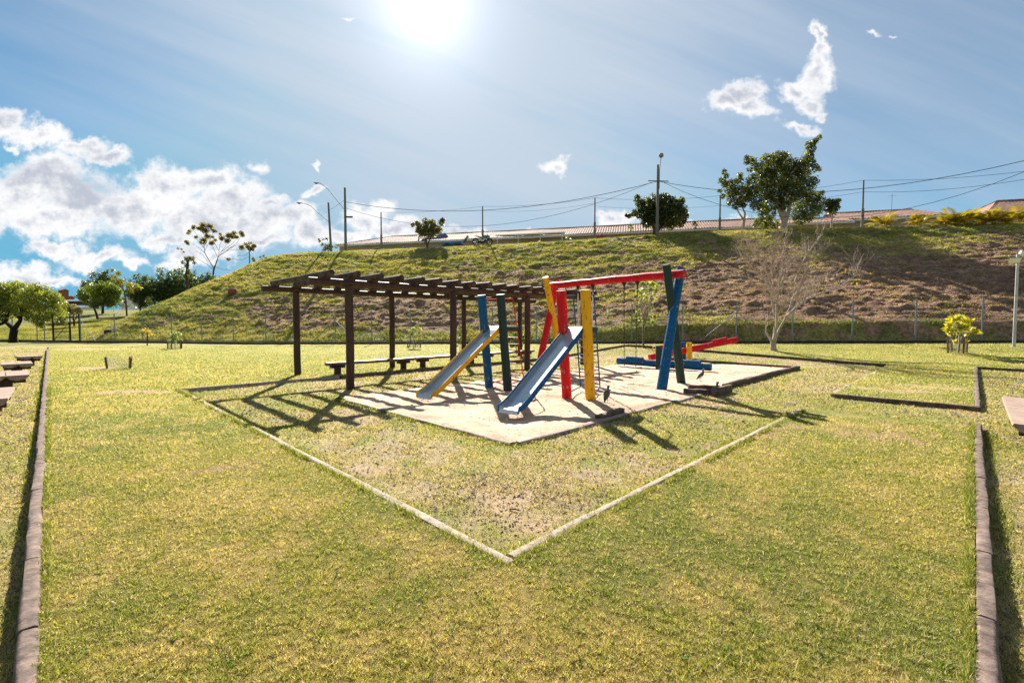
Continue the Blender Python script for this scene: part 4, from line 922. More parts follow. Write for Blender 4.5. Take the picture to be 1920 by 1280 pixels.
# ------------------------------------------------------------------ hilltop houses
def hz0(u, v): X_, Y_ = xy(u, v); return gz(X_, Y_)
def uvz(u, v, z): X_, Y_ = xy(u, v); return Vector((X_, Y_, z))
def roof_slope(root, O, u0, u1, v0, z0, v1, z1, hipl=0, hipr=0, name='roof', nm=None):
    n = int((u1 - u0) / .075); m = int(math.hypot(v1 - v0, z1 - z0) / .35) + 1; Ug = np.linspace(u0, u1, n); T = np.linspace(0, 1, m * 2)
    vs = []; idx = {}; 
    UU, TT = np.meshgrid(Ug, T, indexing='ij'); VV = v0 + (v1 - v0) * TT; ZZ = z0 + (z1 - z0) * TT
    col = np.floor(UU / .30); ZZ = ZZ + .085 * np.abs(np.sin(np.pi * UU / .30)) + .03 * (1 - (TT * m) % 1.0) + .02 * (_hash(col.astype(int), np.floor(TT * m).astype(int), 3) - .5) + .05 * np.sin(UU * .9) * .5
    lo = u0 + hipl * TT; hi = u1 - hipr * TT; UU2 = np.clip(UU, lo, hi); X_, Y_ = xy(UU2, VV)
    o = gridmesh(name, X_ - O[0], Y_ - O[1], ZZ - O[2], None, M['tile']); o.parent = root; return o
def house(u0, u1, vf, depth, eave, ridge, lab, cat='house', hipl=0, hipr=0, wins=(), grp='tiled houses along the hilltop'):
    X_, Y_ = xy(u0, vf); zb = hz0((u0 + u1) / 2, vf) ; r = empty('tiled_house', (X_, Y_, zb), lab, cat, grp); O = r.location
    mb = MB(); ov = .45
    for a, b in (((u0, vf), (u1, vf)), ((u1, vf), (u1, vf + depth)), ((u1, vf + depth), (u0, vf + depth)), ((u0, vf + depth), (u0, vf))):
        mb.quad(uvz(*a, zb - .5), uvz(*b, zb - .5), uvz(*b, eave - .05), uvz(*a, eave - .05))
    if not hipl: mb.add([uvz(u0, vf, eave - .05), uvz(u0, vf + depth, eave - .05), uvz(u0, vf + depth / 2, ridge - .1)], [(0, 1, 2)])
    if not hipr: mb.add([uvz(u1, vf, eave - .05), uvz(u1, vf + depth, eave - .05), uvz(u1, vf + depth / 2, ridge - .1)], [(0, 1, 2)])
    w = mb.build('wall', M['wall'], r, O)
    roof_slope(r, O, u0 - ov, u1 + ov, vf - ov, eave, vf + depth / 2, ridge, hipl, hipr, 'roof'); roof_slope(r, O, u0 - ov, u1 + ov, vf + depth + ov, eave, vf + depth / 2, ridge, hipl, hipr, 'roof')
    for hip, ue, sg in ((hipl, u0 - ov, 1), (hipr, u1 + ov, -1)):
        if hip:
            mb = MB(); mb.add([uvz(ue, vf - ov, eave + .03), uvz(ue, vf + depth + ov, eave + .03), uvz(ue + sg * hip, vf + depth / 2, ridge + .03)], [(0, 1, 2)]); mb.build('roof', M['tile'], r, O)
    mb = MB(); mb.beam(uvz(u0 - ov, vf - ov - .03, eave - .09), uvz(u1 + ov, vf - ov - .03, eave - .09), .06, .20); mb.build('fascia', M['white'], r, O)
    mb = MB(); mb.quad(uvz(u0 - ov, vf - ov, eave - .19), uvz(u1 + ov, vf - ov, eave - .19), uvz(u1 + ov, vf + .0, eave - .15), uvz(u0 - ov, vf + .0, eave - .15)); mb.build('soffit', M['white'], r, O)
    mb = MB(); pts = [uvz(u0 - ov + hipl + (u1 - u0 + 2 * ov - hipl - hipr) * t / 12, vf + depth / 2, ridge + .05) for t in range(13)]; mb.tube(pts, .12, 8); mb.build('ridge_cap', M['tile'], r, O)
    for (wu, ww) in wins:
        mb = MB(); mb.beam(uvz(wu - ww / 2, vf - .03, eave - .95), uvz(wu + ww / 2, vf - .03, eave - .95), .06, .9); fr = mb.build('window', M['white'], r, O)
        mb = MB(); mb.beam(uvz(wu - ww / 2 + .08, vf - .065, eave - .95), uvz(wu + ww / 2 - .08, vf - .065, eave - .95), .02, .76); mb.build('pane', M['glass'], r, O)
    return r
h1 = house(-33, 22.3, 31.5, 8, 12.45, 14.15, 'long low tiled house running from the left lamp poles to the big ficus', hipl=6.5, wins=[(-27, 1.3), (-22.5, 1.3), (-9, 1.4), (-2, 1.4), (4, 1.2), (9, 1.4)])
h2 = house(23.2, 29.5, 29.8, 7, 12.25, 13.45, 'small tiled roof with white gable board right of the big ficus', wins=[(26, 1.2)])
h3 = house(29.9, 39.2, 31.5, 8, 12.75, 14.35, 'tiled house behind the clipped little tree and the first golden palms', hipr=1.5, wins=[(32, 1.3), (36.5, 1.3)])
h4 = house(42.6, 56, 31.0, 8, 12.6, 14.7, 'hipped reddish tiled house at the far right behind the golden palms', hipl=3.6, hipr=5, wins=[(46, 1.3)])
mb = MB(); mb.tube([uvz(35, 33, 14), uvz(35, 33, 15.7)], .02, 5); mb.beam(uvz(34.7, 33, 15.5), uvz(35.4, 33, 15.5), .02, .02); mb.build('aerial', M['galv'], h3, h3.location)
mb = MB(); mb.beam(uvz(29.6, 29.2, 12.2), uvz(26.6, 32.9, 13.5), .30, .08); mb.build('gable_board', M['white'], h2, h2.location)
P = uvz(-21.8, 33.8, 13.95); mb = MB(); mb.tube([P - UP * .6, P + UP * .55], .10, 8); mb.build('chimney_pipe', M['darkconc'], h1, h1.location)
# solar panel and white carport
a = uvz(-20.0, 31.2, 12.55); b = uvz(-17.4, 33.2, 13.6); mb = MB(); mb.beam(a, b, 1.1, .12, up=(.1, -.55, .8)); o = mb.build('solar_panel', M['solar'], h1, h1.location)
X_, Y_ = xy(-4.6, 28); cp = empty('white_carport', (X_, Y_, hz0(-4.6, 28)), 'white framed flat carport in front of the long tiled house', 'carport'); O = cp.location
for u_ in (-8.6, -6.0, -3.3, -.7):
    mb = MB(); mb.tube([uvz(u_, 27.6, O.z), uvz(u_, 27.6, 12.1)], .05, 6); mb.build('post', M['white'], cp, O)
for u_ in (-8.6, -5.9, -3.2):
    mb = MB(); mb.beam(uvz(u_ + .1, 29, 12.28), uvz(u_ + 2.5, 29, 12.28), 2.6, .06, up=(.06, -.16, 1)); mb.build('roof_panel', M['board'], cp, O)
mb = MB(); mb.beam(uvz(-8.8, 27.6, 12.12), uvz(-.4, 27.6, 12.12), .1, .14); mb.build('beam', M['white'], cp, O)

# ------------------------------------------------------------------ motorcycle and car on the hilltop
P = vat(905, 20.9) + UP * .12; k = P.y / FPX; Lw = 1.42; r = empty('motorcycle', P, 'teal motorcycle parked on top of the bank in front of a thin pole', 'motorcycle'); O = P
def W(x, y, z): return P + Vector((x, y, z))
for x in (-.74, .72):
    wl = MB(); pts = [W(x + .30 * math.cos(t), 0, .33 + .30 * math.sin(t)) for t in np.linspace(0, 2 * math.pi, 25)]; wl.tube(pts, .062, 8, cap=False); o = wl.build('wheel', M['black'], r, O, smooth=True)
    wl = MB(); wl.tube([W(x, -.03, .33), W(x, .03, .33)], .06, 10)
    for t in np.linspace(0, 2 * math.pi, 9)[:-1]: wl.tube([W(x, 0, .33), W(x + .25 * math.cos(t), 0, .33 + .25 * math.sin(t))], .012, 5)
    wl.build('rim', M['silver'], r, O)
mb = MB(); mb.tube([W(-.35, 0, .35), W(-.05, 0, .30), W(.22, 0, .38), W(.30, 0, .62)], [.12, .17, .15, .06], 10); mb.tube([W(-.70, 0, .34), W(-.3, 0, .42), W(-.1, 0, .62)], .04, 8); mb.tube([W(-.72, .08, .36), W(-.45, .10, .75)], .03, 6); mb.build('engine_frame', M['black'], r, O, smooth=True)
mb = MB(); mb.tube([W(.02, 0, .80), W(.18, 0, .90), W(.42, 0, .90), W(.56, 0, .80)], [.08, .17, .17, .07], 12); mb.tube([W(.5, 0, .95), W(.66, 0, .92), W(.74, 0, .80)], [.10, .14, .08], 10); mb.build('fuel_tank', M['teal'], r, O, smooth=True)
mb = MB(); mb.tube([W(.10, 0, .83), W(-.25, 0, .80), W(-.6, 0, .92), W(-.86, 0, 1.0)], [.09, .13, .10, .04], 10, flat=.6); mb.build('seat', M['black'], r, O, smooth=True)
mb = MB(); mb.tube([W(.72, .05, .33), W(.56, .05, .98)], .025, 6); mb.tube([W(.72, -.05, .33), W(.56, -.05, .98)], .025, 6); mb.tube([W(.50, -.36, 1.06), W(.56, 0, 1.02), W(.50, .36, 1.06)], .018, 6); mb.tube([W(.52, -.30, 1.06), W(.50, -.36, 1.28)], .012, 5); mb.ball(W(.50, -.37, 1.32), .06, 8, 6); mb.build('fork_handlebar', M['black'], r, O, smooth=True)
mb = MB(); pts = [W(.72 + .37 * math.cos(t), 0, .33 + .37 * math.sin(t)) for t in np.linspace(.6, 2.3, 8)]; mb.tube(pts, .05, 6); pts = [W(-.74 + .37 * math.cos(t), 0, .33 + .37 * math.sin(t)) for t in np.linspace(.9, 2.6, 8)]; mb.tube(pts, .045, 6); mb.build('mudguard', M['black'], r, O, smooth=True)

P = vat(846, 23.2) - UP * .70; r = empty('parked_car', P, 'blue car showing only its roof and raised tailgate over the bank', 'car'); O = P
prof = [(-1.95, .55), (-1.9, .85), (-1.1, .98), (-.55, 1.40), (.3, 1.48), (1.25, 1.40), (1.7, 1.0), (1.85, .9), (1.9, .5)]
mb = MB(); vs = []
for y, w in ((-.82, 1), (-.70, 0), (.70, 0), (.82, 1)): vs += [P + Vector((x, y, z if not w else min(z, .98))) for x, z in prof] + [P + Vector((1.9, y, .22)), P + Vector((-1.95, y, .22))]
n = len(prof) + 2; fs = []
for j in range(3):
    for i in range(n): fs.append((j * n + i, j * n + (i + 1) % n, (j + 1) * n + (i + 1) % n, (j + 1) * n + i))
fs += [tuple(range(n)), tuple(range(4 * n - 1, 3 * n - 1, -1))]; mb.add(vs, fs); mb.build('body', M['carblue'], r, O)
for s_ in (-1, 1):
    mb = MB(); q4 = [(-1.0, 1.02), (-.50, 1.34), (1.15, 1.34), (1.5, 1.02)]; mb.add([P + Vector((x, s_ * (.835 - (z - .98) * .3), z)) for x, z in q4], [(0, 1, 2, 3)]); mb.build('side_window', M['glass'], r, O)
    for x in (-1.25, 1.2):
        mb = MB(); mb.tube([P + Vector((x, s_ * .70, .32)), P + Vector((x, s_ * .86, .32))], .32, 16); mb.build('wheel', M['black'], r, O, smooth=True)
mb = MB(); mb.beam(P + Vector((1.30, 0, 1.42)), P + Vector((1.95, 0, 2.25)), 1.25, .07, up=(-1, 0, .6)); mb.build('tailgate', M['silver'], r, O)
mb = MB(); mb.beam(P + Vector((1.40, -.05, 1.50)), P + Vector((1.72, -.05, 1.92)), 1.0, .10, up=(-1, 0, .6)); mb.build('rear_window', M['glass'], r, O)
P = vat(1125, 22.5); mb = MB(); mb.ball(P + UP * .30, .34, 10, 7, (1, .7, 1), jit=.15); mb.ball(P + Vector((.16, 0, .55)), .17, 8, 6, jit=.15); mb.tube([P + Vector((-.3, 0, .1)), P + Vector((-.36, 0, .6))], .03, 5); tag(mb.build('cloth_heap', M['cloth'], None, P), 'small bright red covered heap at the foot of a thin pole', 'cloth')
P = vat(1005, 22.6); mb = MB(); mb.tube([P + Vector((-.85, 0, .08)), P + Vector((-.5, 0, .20)), P + Vector((.1, 0, .17)), P + Vector((.45, 0, .30)), P + Vector((.85, 0, .12))], [.05, .14, .12, .16, .05], 10); tag(mb.build('toy_slide', M['yellowp'], None, P), 'low yellow plastic object on the hilltop right of the motorcycle', 'toy')
P = pix(437, 552); mb = MB(); mb.ball(P + UP * .10, .40, 16, 10, (1.1, .9, .9), jit=.13); tag(mb.build('earth_mound', M['mound'], None, P, smooth=True), 'round reddish earth mound on the left part of the bank', 'mound')
P = pix(914, 487); mb = MB(); mb.ball(P + UP * .05, .26, 14, 9, (1.1, .9, .8), jit=.13); tag(mb.build('earth_mound', M['mound'], None, P, smooth=True), 'small reddish mound on the upper bank below the motorcycle', 'mound')
# concrete gutter outlet in the grass behind the fence
a = pix(205, 624); b = pix(226, 607); mb = MB()
for o1, o2 in ((-.42, -.30), (.30, .42)):
    pass
mb.beam(a + Vector((-.1, 0, .05)), b + Vector((.3, 1.5, .05)), .7, .4, bev=.35); tag(mb.build('drain_culvert', M['darkconc'], None, a), 'brown concrete drain outlet in the grass behind the fence', 'drain')
c1 = pix(955, 957); c2 = pix(977, 961); mb = MB(); mb.tube([c1 + UP * .012, c1.lerp(c2, .5) + UP * .02, c2 + UP * .012], [.006, .007, .004], 6); tag(mb.build('twig', M['bark'], None, c1), 'short brown twig lying in the worn grass inside the pale kerb corner', 'twig')
# distant town roofs
for i, (px0, px1, yt, yb, Y_, c, lab) in enumerate([(109, 117, 541, 580, 190, 'mound', 'tall reddish building far behind the left tree'), (120, 128, 554, 580, 200, 'mound', 'lower reddish building beside the tall one in the distance'), (120, 165, 561, 590, 170, 'darkconc', 'long dark roofed shed in the distant town'), (126, 175, 572, 592, 150, 'silver', 'pale roofed low building in the distant town'), (225, 262, 556, 580, 180, 'white', 'white building glimpsed between the trees')]):
    a = pz(px0, yt, Y_); b = pz(px1, yb, Y_); w = b.x - a.x; zb = min(b.z, -4); cx = (a.x + b.x) / 2
    r = empty('distant_building', (cx, Y_, zb), lab, 'building'); O = r.location; mb = MB(); hh = a.z
    for q4 in (((-1, -1), (1, -1)), ((1, -1), (1, 1)), ((1, 1), (-1, 1)), ((-1, 1), (-1, -1))):
        (x0, y0), (x1, y1) = q4; mb.quad(*[Vector((cx + x * w / 2, Y_ + 1.5 + y * 1.5, z)) for x, y, z in ((x0, y0, zb), (x1, y1, zb), (x1, y1, hh - .6), (x0, y0, hh - .6))])
    mb.build('wall', M[c] if c != 'silver' else M['white'], r, O); mb = MB(); W2 = w / 2 + .15
    mb.add([(cx - W2, Y_ - .5, hh - .7), (cx + W2, Y_ - .5, hh - .7), (cx + W2, Y_ + 3.5, hh - .7), (cx - W2, Y_ + 3.5, hh - .7), (cx - W2 * .9, Y_ + 1.5, hh), (cx + W2 * .9, Y_ + 1.5, hh)], [(0, 1, 5, 4), (2, 3, 4, 5), (1, 2, 5), (3, 0, 4), (3, 2, 1, 0)]); mb.build('roof', M['silver'] if c in ('silver', 'darkconc', 'white') else M['mound'], r, O)
    mb = MB(); nw = max(2, int(w / 4))
    for j in range(nw):
        x = cx - w / 2 + w * (j + .5) / nw; mb.beam((x - .5, Y_ - .04, hh - 2.2), (x + .5, Y_ - .04, hh - 2.2), .06, .9)
    mb.build('windows', M['glass'], r, O)
# ------------------------------------------------------------------ trees and plants
def leaves(name, pts, cols, size, mt, root, O, aspect=.5, droop=0.0, seed=0, outward=None):
    n = len(pts); a = rng.normal(0, 1, (n, 3)); a[:, 2] = a[:, 2] * .6 - droop; a /= np.linalg.norm(a, axis=1)[:, None]
    b = rng.normal(0, 1, (n, 3)); b -= a * (a * b).sum(1)[:, None]; b /= np.linalg.norm(b, axis=1)[:, None]
    s = size * rng.uniform(.6, 1.35, (n, 1)); A = a * s; B = b * s * aspect * .5
    T = np.stack([pts - A * .5, pts + B, pts + A * .5, pts - B], 1); return tris(name, T, cols, mt, root, O, 4)
def clump_points(cl, dens, hollow=.35, fl=1.0):
    P = []; W_ = []
    for (c, r, *rest) in cl:
        rz_ = rest[0] if rest else 1.0; n = int(dens * 2.4 * r ** 2.2) + 10; d = rng.normal(0, 1, (n, 3)); d /= np.linalg.norm(d, axis=1)[:, None]
        rr = r * (hollow + (1 - hollow) * rng.uniform(0, 1, n) ** .6)
        lump = 1 + .28 * (vnoise(d[:, 0] * 3 + c[0], d[:, 2] * 3 + c[2] + d[:, 1] * 2, 77) - .5) * 2
        p = np.array(c) + d * (rr * lump)[:, None] * np.array([1, 1, rz_]); P.append(p); W_.append(np.full(n, rng.uniform(0, 1)))
    return np.concatenate(P), np.concatenate(W_)
def crown(root, O, cl, dens, size, cA, cB, mt=None, aspect=.5, droop=0., hollow=.35, name='crown', yel=0.06, cY=(.35, .30, .04)):
    P, w = clump_points(cl, dens, hollow); n = len(P); f = np.clip(w[:, None] * .5 + rng.uniform(0, .7, (n, 1)), 0, 1)
    C = np.array(cA) * (1 - f) + np.array(cB) * f; y = rng.uniform(0, 1, n) < yel; C[y] = np.array(cY)
    return leaves(name, P, C, size, mt or M['leaf'], root, O, aspect, droop)
def branch_tree(mb, base_, tips, r0, r1=.02, n=7, fork=.35, jit=.06):
    base_ = Vector(base_)
    for t in tips:
        t = Vector(t); L = (t - base_).length; m = base_.lerp(t, fork) + Vector((random.uniform(-1, 1), random.uniform(-1, 1), .5)) * L * jit
        m2 = base_.lerp(t, .7) + Vector((random.uniform(-1, 1), random.uniform(-1, 1), .6)) * L * jit
        mb.tube([base_, m, m2, t], [r0, r0 * .7, r0 * .4, r1], n)
def px_clumps(lst, Y, dep=.7):
    out = []
    for (px, py, rp, *rest) in lst:
        rr = rp * 1.12 * Y / FPX; c = pz(px, py, Y + random.uniform(-dep, dep) * rr * 1.6); out.append((tuple(c), rr, *(rest or [1.0])))
    return out
def subtwigs(mb, cl, frm, r=.02):
    for c, rr, *_ in cl: branch_tree(mb, frm, [Vector(c)], r, .008, 5, .5, .05)

# pepper tree by the fence at the far left
Pt = pix(25, 642); Yt = Pt.y; T = empty('pepper_tree', Pt, 'broad drooping pale green pepper tree with forked trunk at the far left', 'tree'); k = Yt / FPX
f1 = pz(27, 617, Yt); mb = MB(); mb.tube([Pt - UP * .1, Pt + UP * .35, f1], [.30, .25, .24], 10)
fl = pz(11, 603, Yt); fr = pz(38, 601, Yt + .3); ft = pz(16, 583, Yt); mb.tube([f1, fl.lerp(f1, .4), fl, ft, pz(18, 560, Yt)], [.18, .16, .13, .10, .04], 8); mb.tube([fl, pz(-8, 612, Yt), pz(-40, 590, Yt)], [.13, .11, .05], 7)
mb.tube([f1, fr.lerp(f1, .4), fr, pz(40, 582, Yt), pz(50, 560, Yt)], [.18, .16, .13, .10, .04], 8); mb.tube([pz(38, 598, Yt), pz(26, 588, Yt), pz(10, 570, Yt)], [.1, .07, .03], 6)
branch_tree(mb, pz(40, 582, Yt), [pz(75, 565, Yt), pz(95, 575, Yt - .5), pz(60, 550, Yt + 1)], .09); mb.build('trunk', M['darkbark'], T, Pt, smooth=True)
cl = px_clumps([(2, 548, 17), (20, 545, 15), (45, 543, 14), (62, 546, 12), (82, 549, 13), (98, 556, 12), (108, 570, 12), (112, 588, 10), (0, 565, 20), (25, 563, 20), (50, 562, 18), (75, 566, 18), (92, 578, 15), (12, 582, 16), (35, 578, 15), (60, 580, 15), (80, 592, 12), (98, 596, 9), (2, 596, 9), (115, 600, 6), (72, 600, 10), (78, 610, 6), (-25, 555, 22), (-50, 570, 22), (-30, 585, 18), (-75, 585, 18), (30, 532, 6), (70, 535, 5), (58, 594, 9), (-5, 537, 9), (120, 604, 5)], Yt)
crown(T, Pt, cl, 800, .20, (.08, .115, .02), (.27, .29, .04), aspect=.30, droop=1.2, hollow=.3, yel=.16, cY=(.42, .40, .06))

# row of feathery evergreens and the group behind the gate
def feather_tree(base_, tips, dens, lab, cA, cB, size, group=None, trunk_r=.12, name='evergreen_tree', plume=True):
    B = Vector(base_); T = empty(name, B, lab, 'tree', group); mb = MB(); pts = []; 
    top = max(t[2] for t in tips); tp = Vector((B.x + .2, B.y, B.z + (top - B.z) * .45)); mb.tube([B - UP * .3, B.lerp(tp, .5), tp], [trunk_r, trunk_r * .8, trunk_r * .5], 7)
    for t in tips:
        t = Vector(t); s_ = B.lerp(tp, random.uniform(.3, 1)); m = s_.lerp(t, .5) + Vector((0, 0, .15)) * (t - s_).length; mb.tube([s_, m, t], [trunk_r * .35, .03, .01], 5)
        L = (t - s_).length; n = int(dens * 1.3 * L); q_ = rng.uniform(.15, 1.02, n)[:, None]; S = np.array(s_); Mi = np.array(m); E = np.array(t)
        c = (1 - q_) ** 2 * S + 2 * q_ * (1 - q_) * Mi + q_ ** 2 * E; pts.append(c + rng.normal(0, 1, (n, 3)) * (.10 + .34 * (1.08 - q_)) * min(1, L / 3))
    mb.build('trunk', M['darkbark'], T, B, smooth=True); P = np.concatenate(pts); f = rng.uniform(0, 1, (len(P), 1)); C = np.array(cA) * (1 - f) + np.array(cB) * f
    leaves('crown', P, C, size, M['leaf'], T, B, .32, -.2); return T
def tips(px0, px1, y0, y1, Y, n, spread=1.5):
    o = []
    for i in range(n):
        px = random.uniform(px0, px1); c = (px - (px0 + px1) / 2) / ((px1 - px0) / 2); yy = y0 + (y1 - y0) * (abs(c) ** 2.2 * .35 + random.uniform(0, .75) ** 1.2); o.append(tuple(pz(px, min(yy, y1), Y + random.uniform(-spread, spread))))
    return o
def gbase(px, Y): k_ = kx(px, 580); return Vector((k_ * Y, Y, gz(k_ * Y, Y)))
for (px, w, yt, lab) in ((262, 34, 514, 'leftmost dark feathery tree of the row beyond the slope'), (300, 40, 503, 'tall dark feathery tree second in the row beyond the slope'), (335, 40, 501, 'dark feathery tree in the middle of the row beyond the slope'), (366, 36, 508, 'lower dark feathery tree leaning to the right in the row'), (396, 30, 506, 'rightmost dark feathery tree half behind the bank')):
    Y_ = 70 + random.uniform(-2, 2); feather_tree(gbase(px, Y_), tips(px - w, px + w, yt, 578, Y_, 46), 50, lab, (.035, .065, .02), (.14, .18, .045), .30, 'dark feathery trees beyond the slope')
Y_ = 74; feather_tree(gbase(192, Y_), tips(148, 240, 505, 575, Y_, 46), 60, 'wide dark tree with spiky limbs behind the pale green tree', (.03, .05, .015), (.10, .12, .035), .30, trunk_r=.2)
P = gbase(184, 60); T = empty('pale_tree', P, 'rounded light green tree in front of the wide dark tree', 'tree'); mb = MB(); mb.tube([P - UP * .2, P + Vector((-.3, 0, 1)), P + Vector((-.7, 0, 2))], [.16, .13, .08], 7); cl = px_clumps([(160, 550, 11), (178, 543, 12), (200, 541, 13), (218, 546, 10), (168, 560, 12), (190, 558, 14), (212, 560, 12), (150, 556, 6), (180, 570, 9), (205, 568, 9)], P.y); subtwigs(mb, cl, P + Vector((-.5, 0, 1.6)), .06); mb.build('trunk', M['darkbark'], T, P, smooth=True)
crown(T, P, cl, 620, .24, (.05, .085, .02), (.20, .26, .05), aspect=.4, yel=.12)
P = gbase(239, 56); T = empty('slender_tree', P, 'slender tree with bare trunk and sparse yellow leaves before the dark row', 'tree'); mb = MB(); t2_ = pz(233, 548, P.y); mb.tube([P - UP * .1, P + Vector((-.1, 0, .5)), pz(236, 565, P.y), t2_, pz(228, 530, P.y)], [.16, .10, .09, .06, .02], 7)
cl = px_clumps([(226, 528, 7), (215, 520, 6), (243, 535, 7), (255, 537, 6), (262, 540, 4), (222, 512, 5), (210, 506, 4), (247, 545, 5)], P.y); subtwigs(mb, cl, t2_, .03); mb.build('trunk', M['bark'], T, P, smooth=True); crown(T, P, cl, 420, .22, (.16, .17, .03), (.34, .30, .05), aspect=.4, hollow=.0)
P = gbase(138, 50); T = empty('round_shrub_tree', P, 'small rounded tree with brownish flowers behind the gate', 'tree'); mb = MB(); mb.tube([P - UP * .1, P + UP * .8], [.10, .07], 7); cl = px_clumps([(138, 583, 9), (130, 580, 6), (147, 581, 6), (138, 576, 6), (126, 585, 4), (150, 586, 4)], P.y); subtwigs(mb, cl, P + UP * .6, .03); mb.build('trunk', M['darkbark'], T, P, smooth=True); crown(T, P, cl, 900, .15, (.07, .10, .03), (.26, .19, .09), yel=.15, cY=(.5, .36, .2))

# tall half bare tree with orange leaves on the end of the bank
P = pix(398, 520); Yt = P.y; T = empty('orange_leaved_tree', P, 'half bare tree with orange brown leaf clusters on the left end of the bank', 'tree'); mb = MB(); O = P
g = lambda px, py, dy=0: pz(px, py, Yt + dy)
mb.tube([P - UP * .3, g(400, 510), g(403, 498)], [.34, .28, .22], 9); mb.tube([g(401, 503), g(393, 490), g(384, 474, .4), g(382, 455, .6), g(377, 438, 1)], [.17, .13, .10, .07, .03], 7); mb.tube([g(403, 500), g(407, 488), g(410, 480), g(425, 470, -.5), g(445, 455, -1), g(452, 442, -1)], [.18, .15, .13, .09, .05, .02], 7)
mb.tube([g(400, 505), g(387, 495, -.5), g(370, 485, -1), g(352, 468, -1)], [.09, .07, .04, .02], 6)
brs = [((384, 474), (370, 462), (352, 452)), ((383, 465), (368, 448), (357, 440)), ((382, 458), (372, 445), (362, 430)), ((384, 470), (392, 455), (400, 435)), ((408, 482), (400, 465), (392, 448)), ((410, 480), (412, 460), (420, 442)), ((412, 476), (424, 460), (437, 445)), ((425, 470), (440, 468), (462, 470)), ((411, 482), (430, 484), (452, 488), (470, 480)), ((430, 466), (448, 458), (462, 460)), ((404, 500), (420, 506), (432, 506)), ((410, 470), (402, 455), (398, 440)), ((415, 472), (432, 460), (446, 447)), ((445, 480), (462, 478), (472, 466)), ((390, 490), (380, 478), (366, 470))]
for b_ in brs:
    dy = random.uniform(-1.5, 1.5); pts = [g(*b_[0])] + [g(x, y, dy) for x, y in b_[1:]]; n = len(pts); mb.tube(pts, [.07 - .05 * i / (n - 1) for i in range(n)], 6)
    for _ in range(7):
        s_ = pts[-2].lerp(pts[-1], random.random()); e_ = s_ + Vector((random.uniform(-.8, .8), random.uniform(-.6, .6), random.uniform(.1, .9))); mb.tube([s_, s_.lerp(e_, .5) + Vector((0, 0, .08)), e_], [.018, .012, .006], 4)
mb.build('trunk', M['bark'], T, P, smooth=True)
cl = px_clumps([(365, 427, 4), (380, 424, 6), (393, 423, 6), (385, 432, 6), (372, 430, 4), (398, 430, 4), (390, 442, 5), (385, 452, 6), (396, 455, 5), (400, 448, 4), (378, 455, 3), (415, 446, 5), (428, 441, 6), (436, 446, 6), (444, 442, 5), (425, 450, 5), (412, 438, 3), (437, 438, 4), (452, 441, 4), (352, 456, 4), (347, 450, 3), (355, 436, 3), (367, 446, 3), (455, 464, 5), (465, 462, 4), (472, 466, 6), (478, 463, 4), (460, 458, 3), (430, 488, 3), (472, 486, 3), (340, 469, 2)], Yt, 1.2); cl = [(tuple(np.array(c) + rng.normal(0, .35, 3)), r * rng.uniform(.6, 1.15), .85) for c, r, *_ in cl for _k in range(2)]
crown(T, P, cl, 300, .24, (.09, .12, .03), (.24, .20, .05), hollow=0, yel=.15, cY=(.35, .16, .03), aspect=.6)
# broken palm like stump
P = gbase(352, 66); P.z = pz(352, 545, 66).z - 1; T = empty('broken_tree', P, 'broken leaning stem with hanging leaves left of the orange leaved tree', 'tree'); mb = MB(); e_ = pz(352, 490, 66); mb.tube([P, pz(350, 520, 66), e_], [.25, .2, .16], 7); mb.tube([e_, pz(358, 484, 66), pz(364, 492, 66), pz(362, 502, 66)], [.07, .05, .03, .01], 5); mb.build('trunk', M['bark'], T, P, smooth=True)
cl = px_clumps([(352, 486, 5), (360, 485, 4), (364, 493, 3), (350, 498, 4), (343, 492, 3), (353, 508, 4), (334, 466, 2), (350, 518, 4)], 66); crown(T, P, cl, 700, .25, (.04, .06, .02), (.12, .13, .04), droop=1, aspect=.3)

# hilltop trees
def simple_tree(px, v, lab, cls, dens, size, cA, cB, trunk, r=.12, name='tree', bark='bark', yel=.06, cY=(.35, .3, .04), aspect=.5, hollow=.35, group=None, vy=None, dep=.7, cat='tree'):
    B = vat(px, v); Y_ = B.y; T = empty(name, B, lab, cat, group); mb = MB()
    for path in trunk:
        pts = [pz(x, y, Y_ + (dy[0] if dy else 0)) for x, y, *dy in path]
        if path is trunk[0]: pts = [B - UP * .2] + pts
        n = len(pts); rr = r if path is trunk[0] else r * .7; mb.tube(pts, [rr * (1 - .6 * i / (n - 1)) for i in range(n)], 8)
    cl = px_clumps(cls, Y_, dep); e_ = pz(*trunk[0][-1][:2], Y_)
    for c, rr, *_ in cl:
        if random.random() < .4: branch_tree(mb, e_, [Vector(c)], r * .16, .01, 5, .5, .04)
    mb.build('trunk', M[bark], T, B, smooth=True)
    crown(T, B, cl, dens, size, cA, cB, yel=yel, cY=cY, aspect=aspect, hollow=hollow); return T
DK = (.018, .03, .010); DK2 = (.06, .08, .022)
simple_tree(803, 23, 'small rounded tree on the hilltop above the left end of the pergola', [(790, 428, 9), (803, 424, 10), (815, 428, 9), (783, 419, 5), (774, 421, 4), (828, 417, 6), (822, 432, 7), (805, 436, 9), (793, 437, 8), (797, 414, 5), (812, 417, 5), (830, 412, 4), (785, 433, 6), (812, 440, 5)], 500, .24, (.05, .055, .018), (.15, .14, .04), [[(801, 460), (798, 450), (803, 442)], [(802, 458), (806, 448), (810, 438)]], .15, 'round_tree', yel=.12)
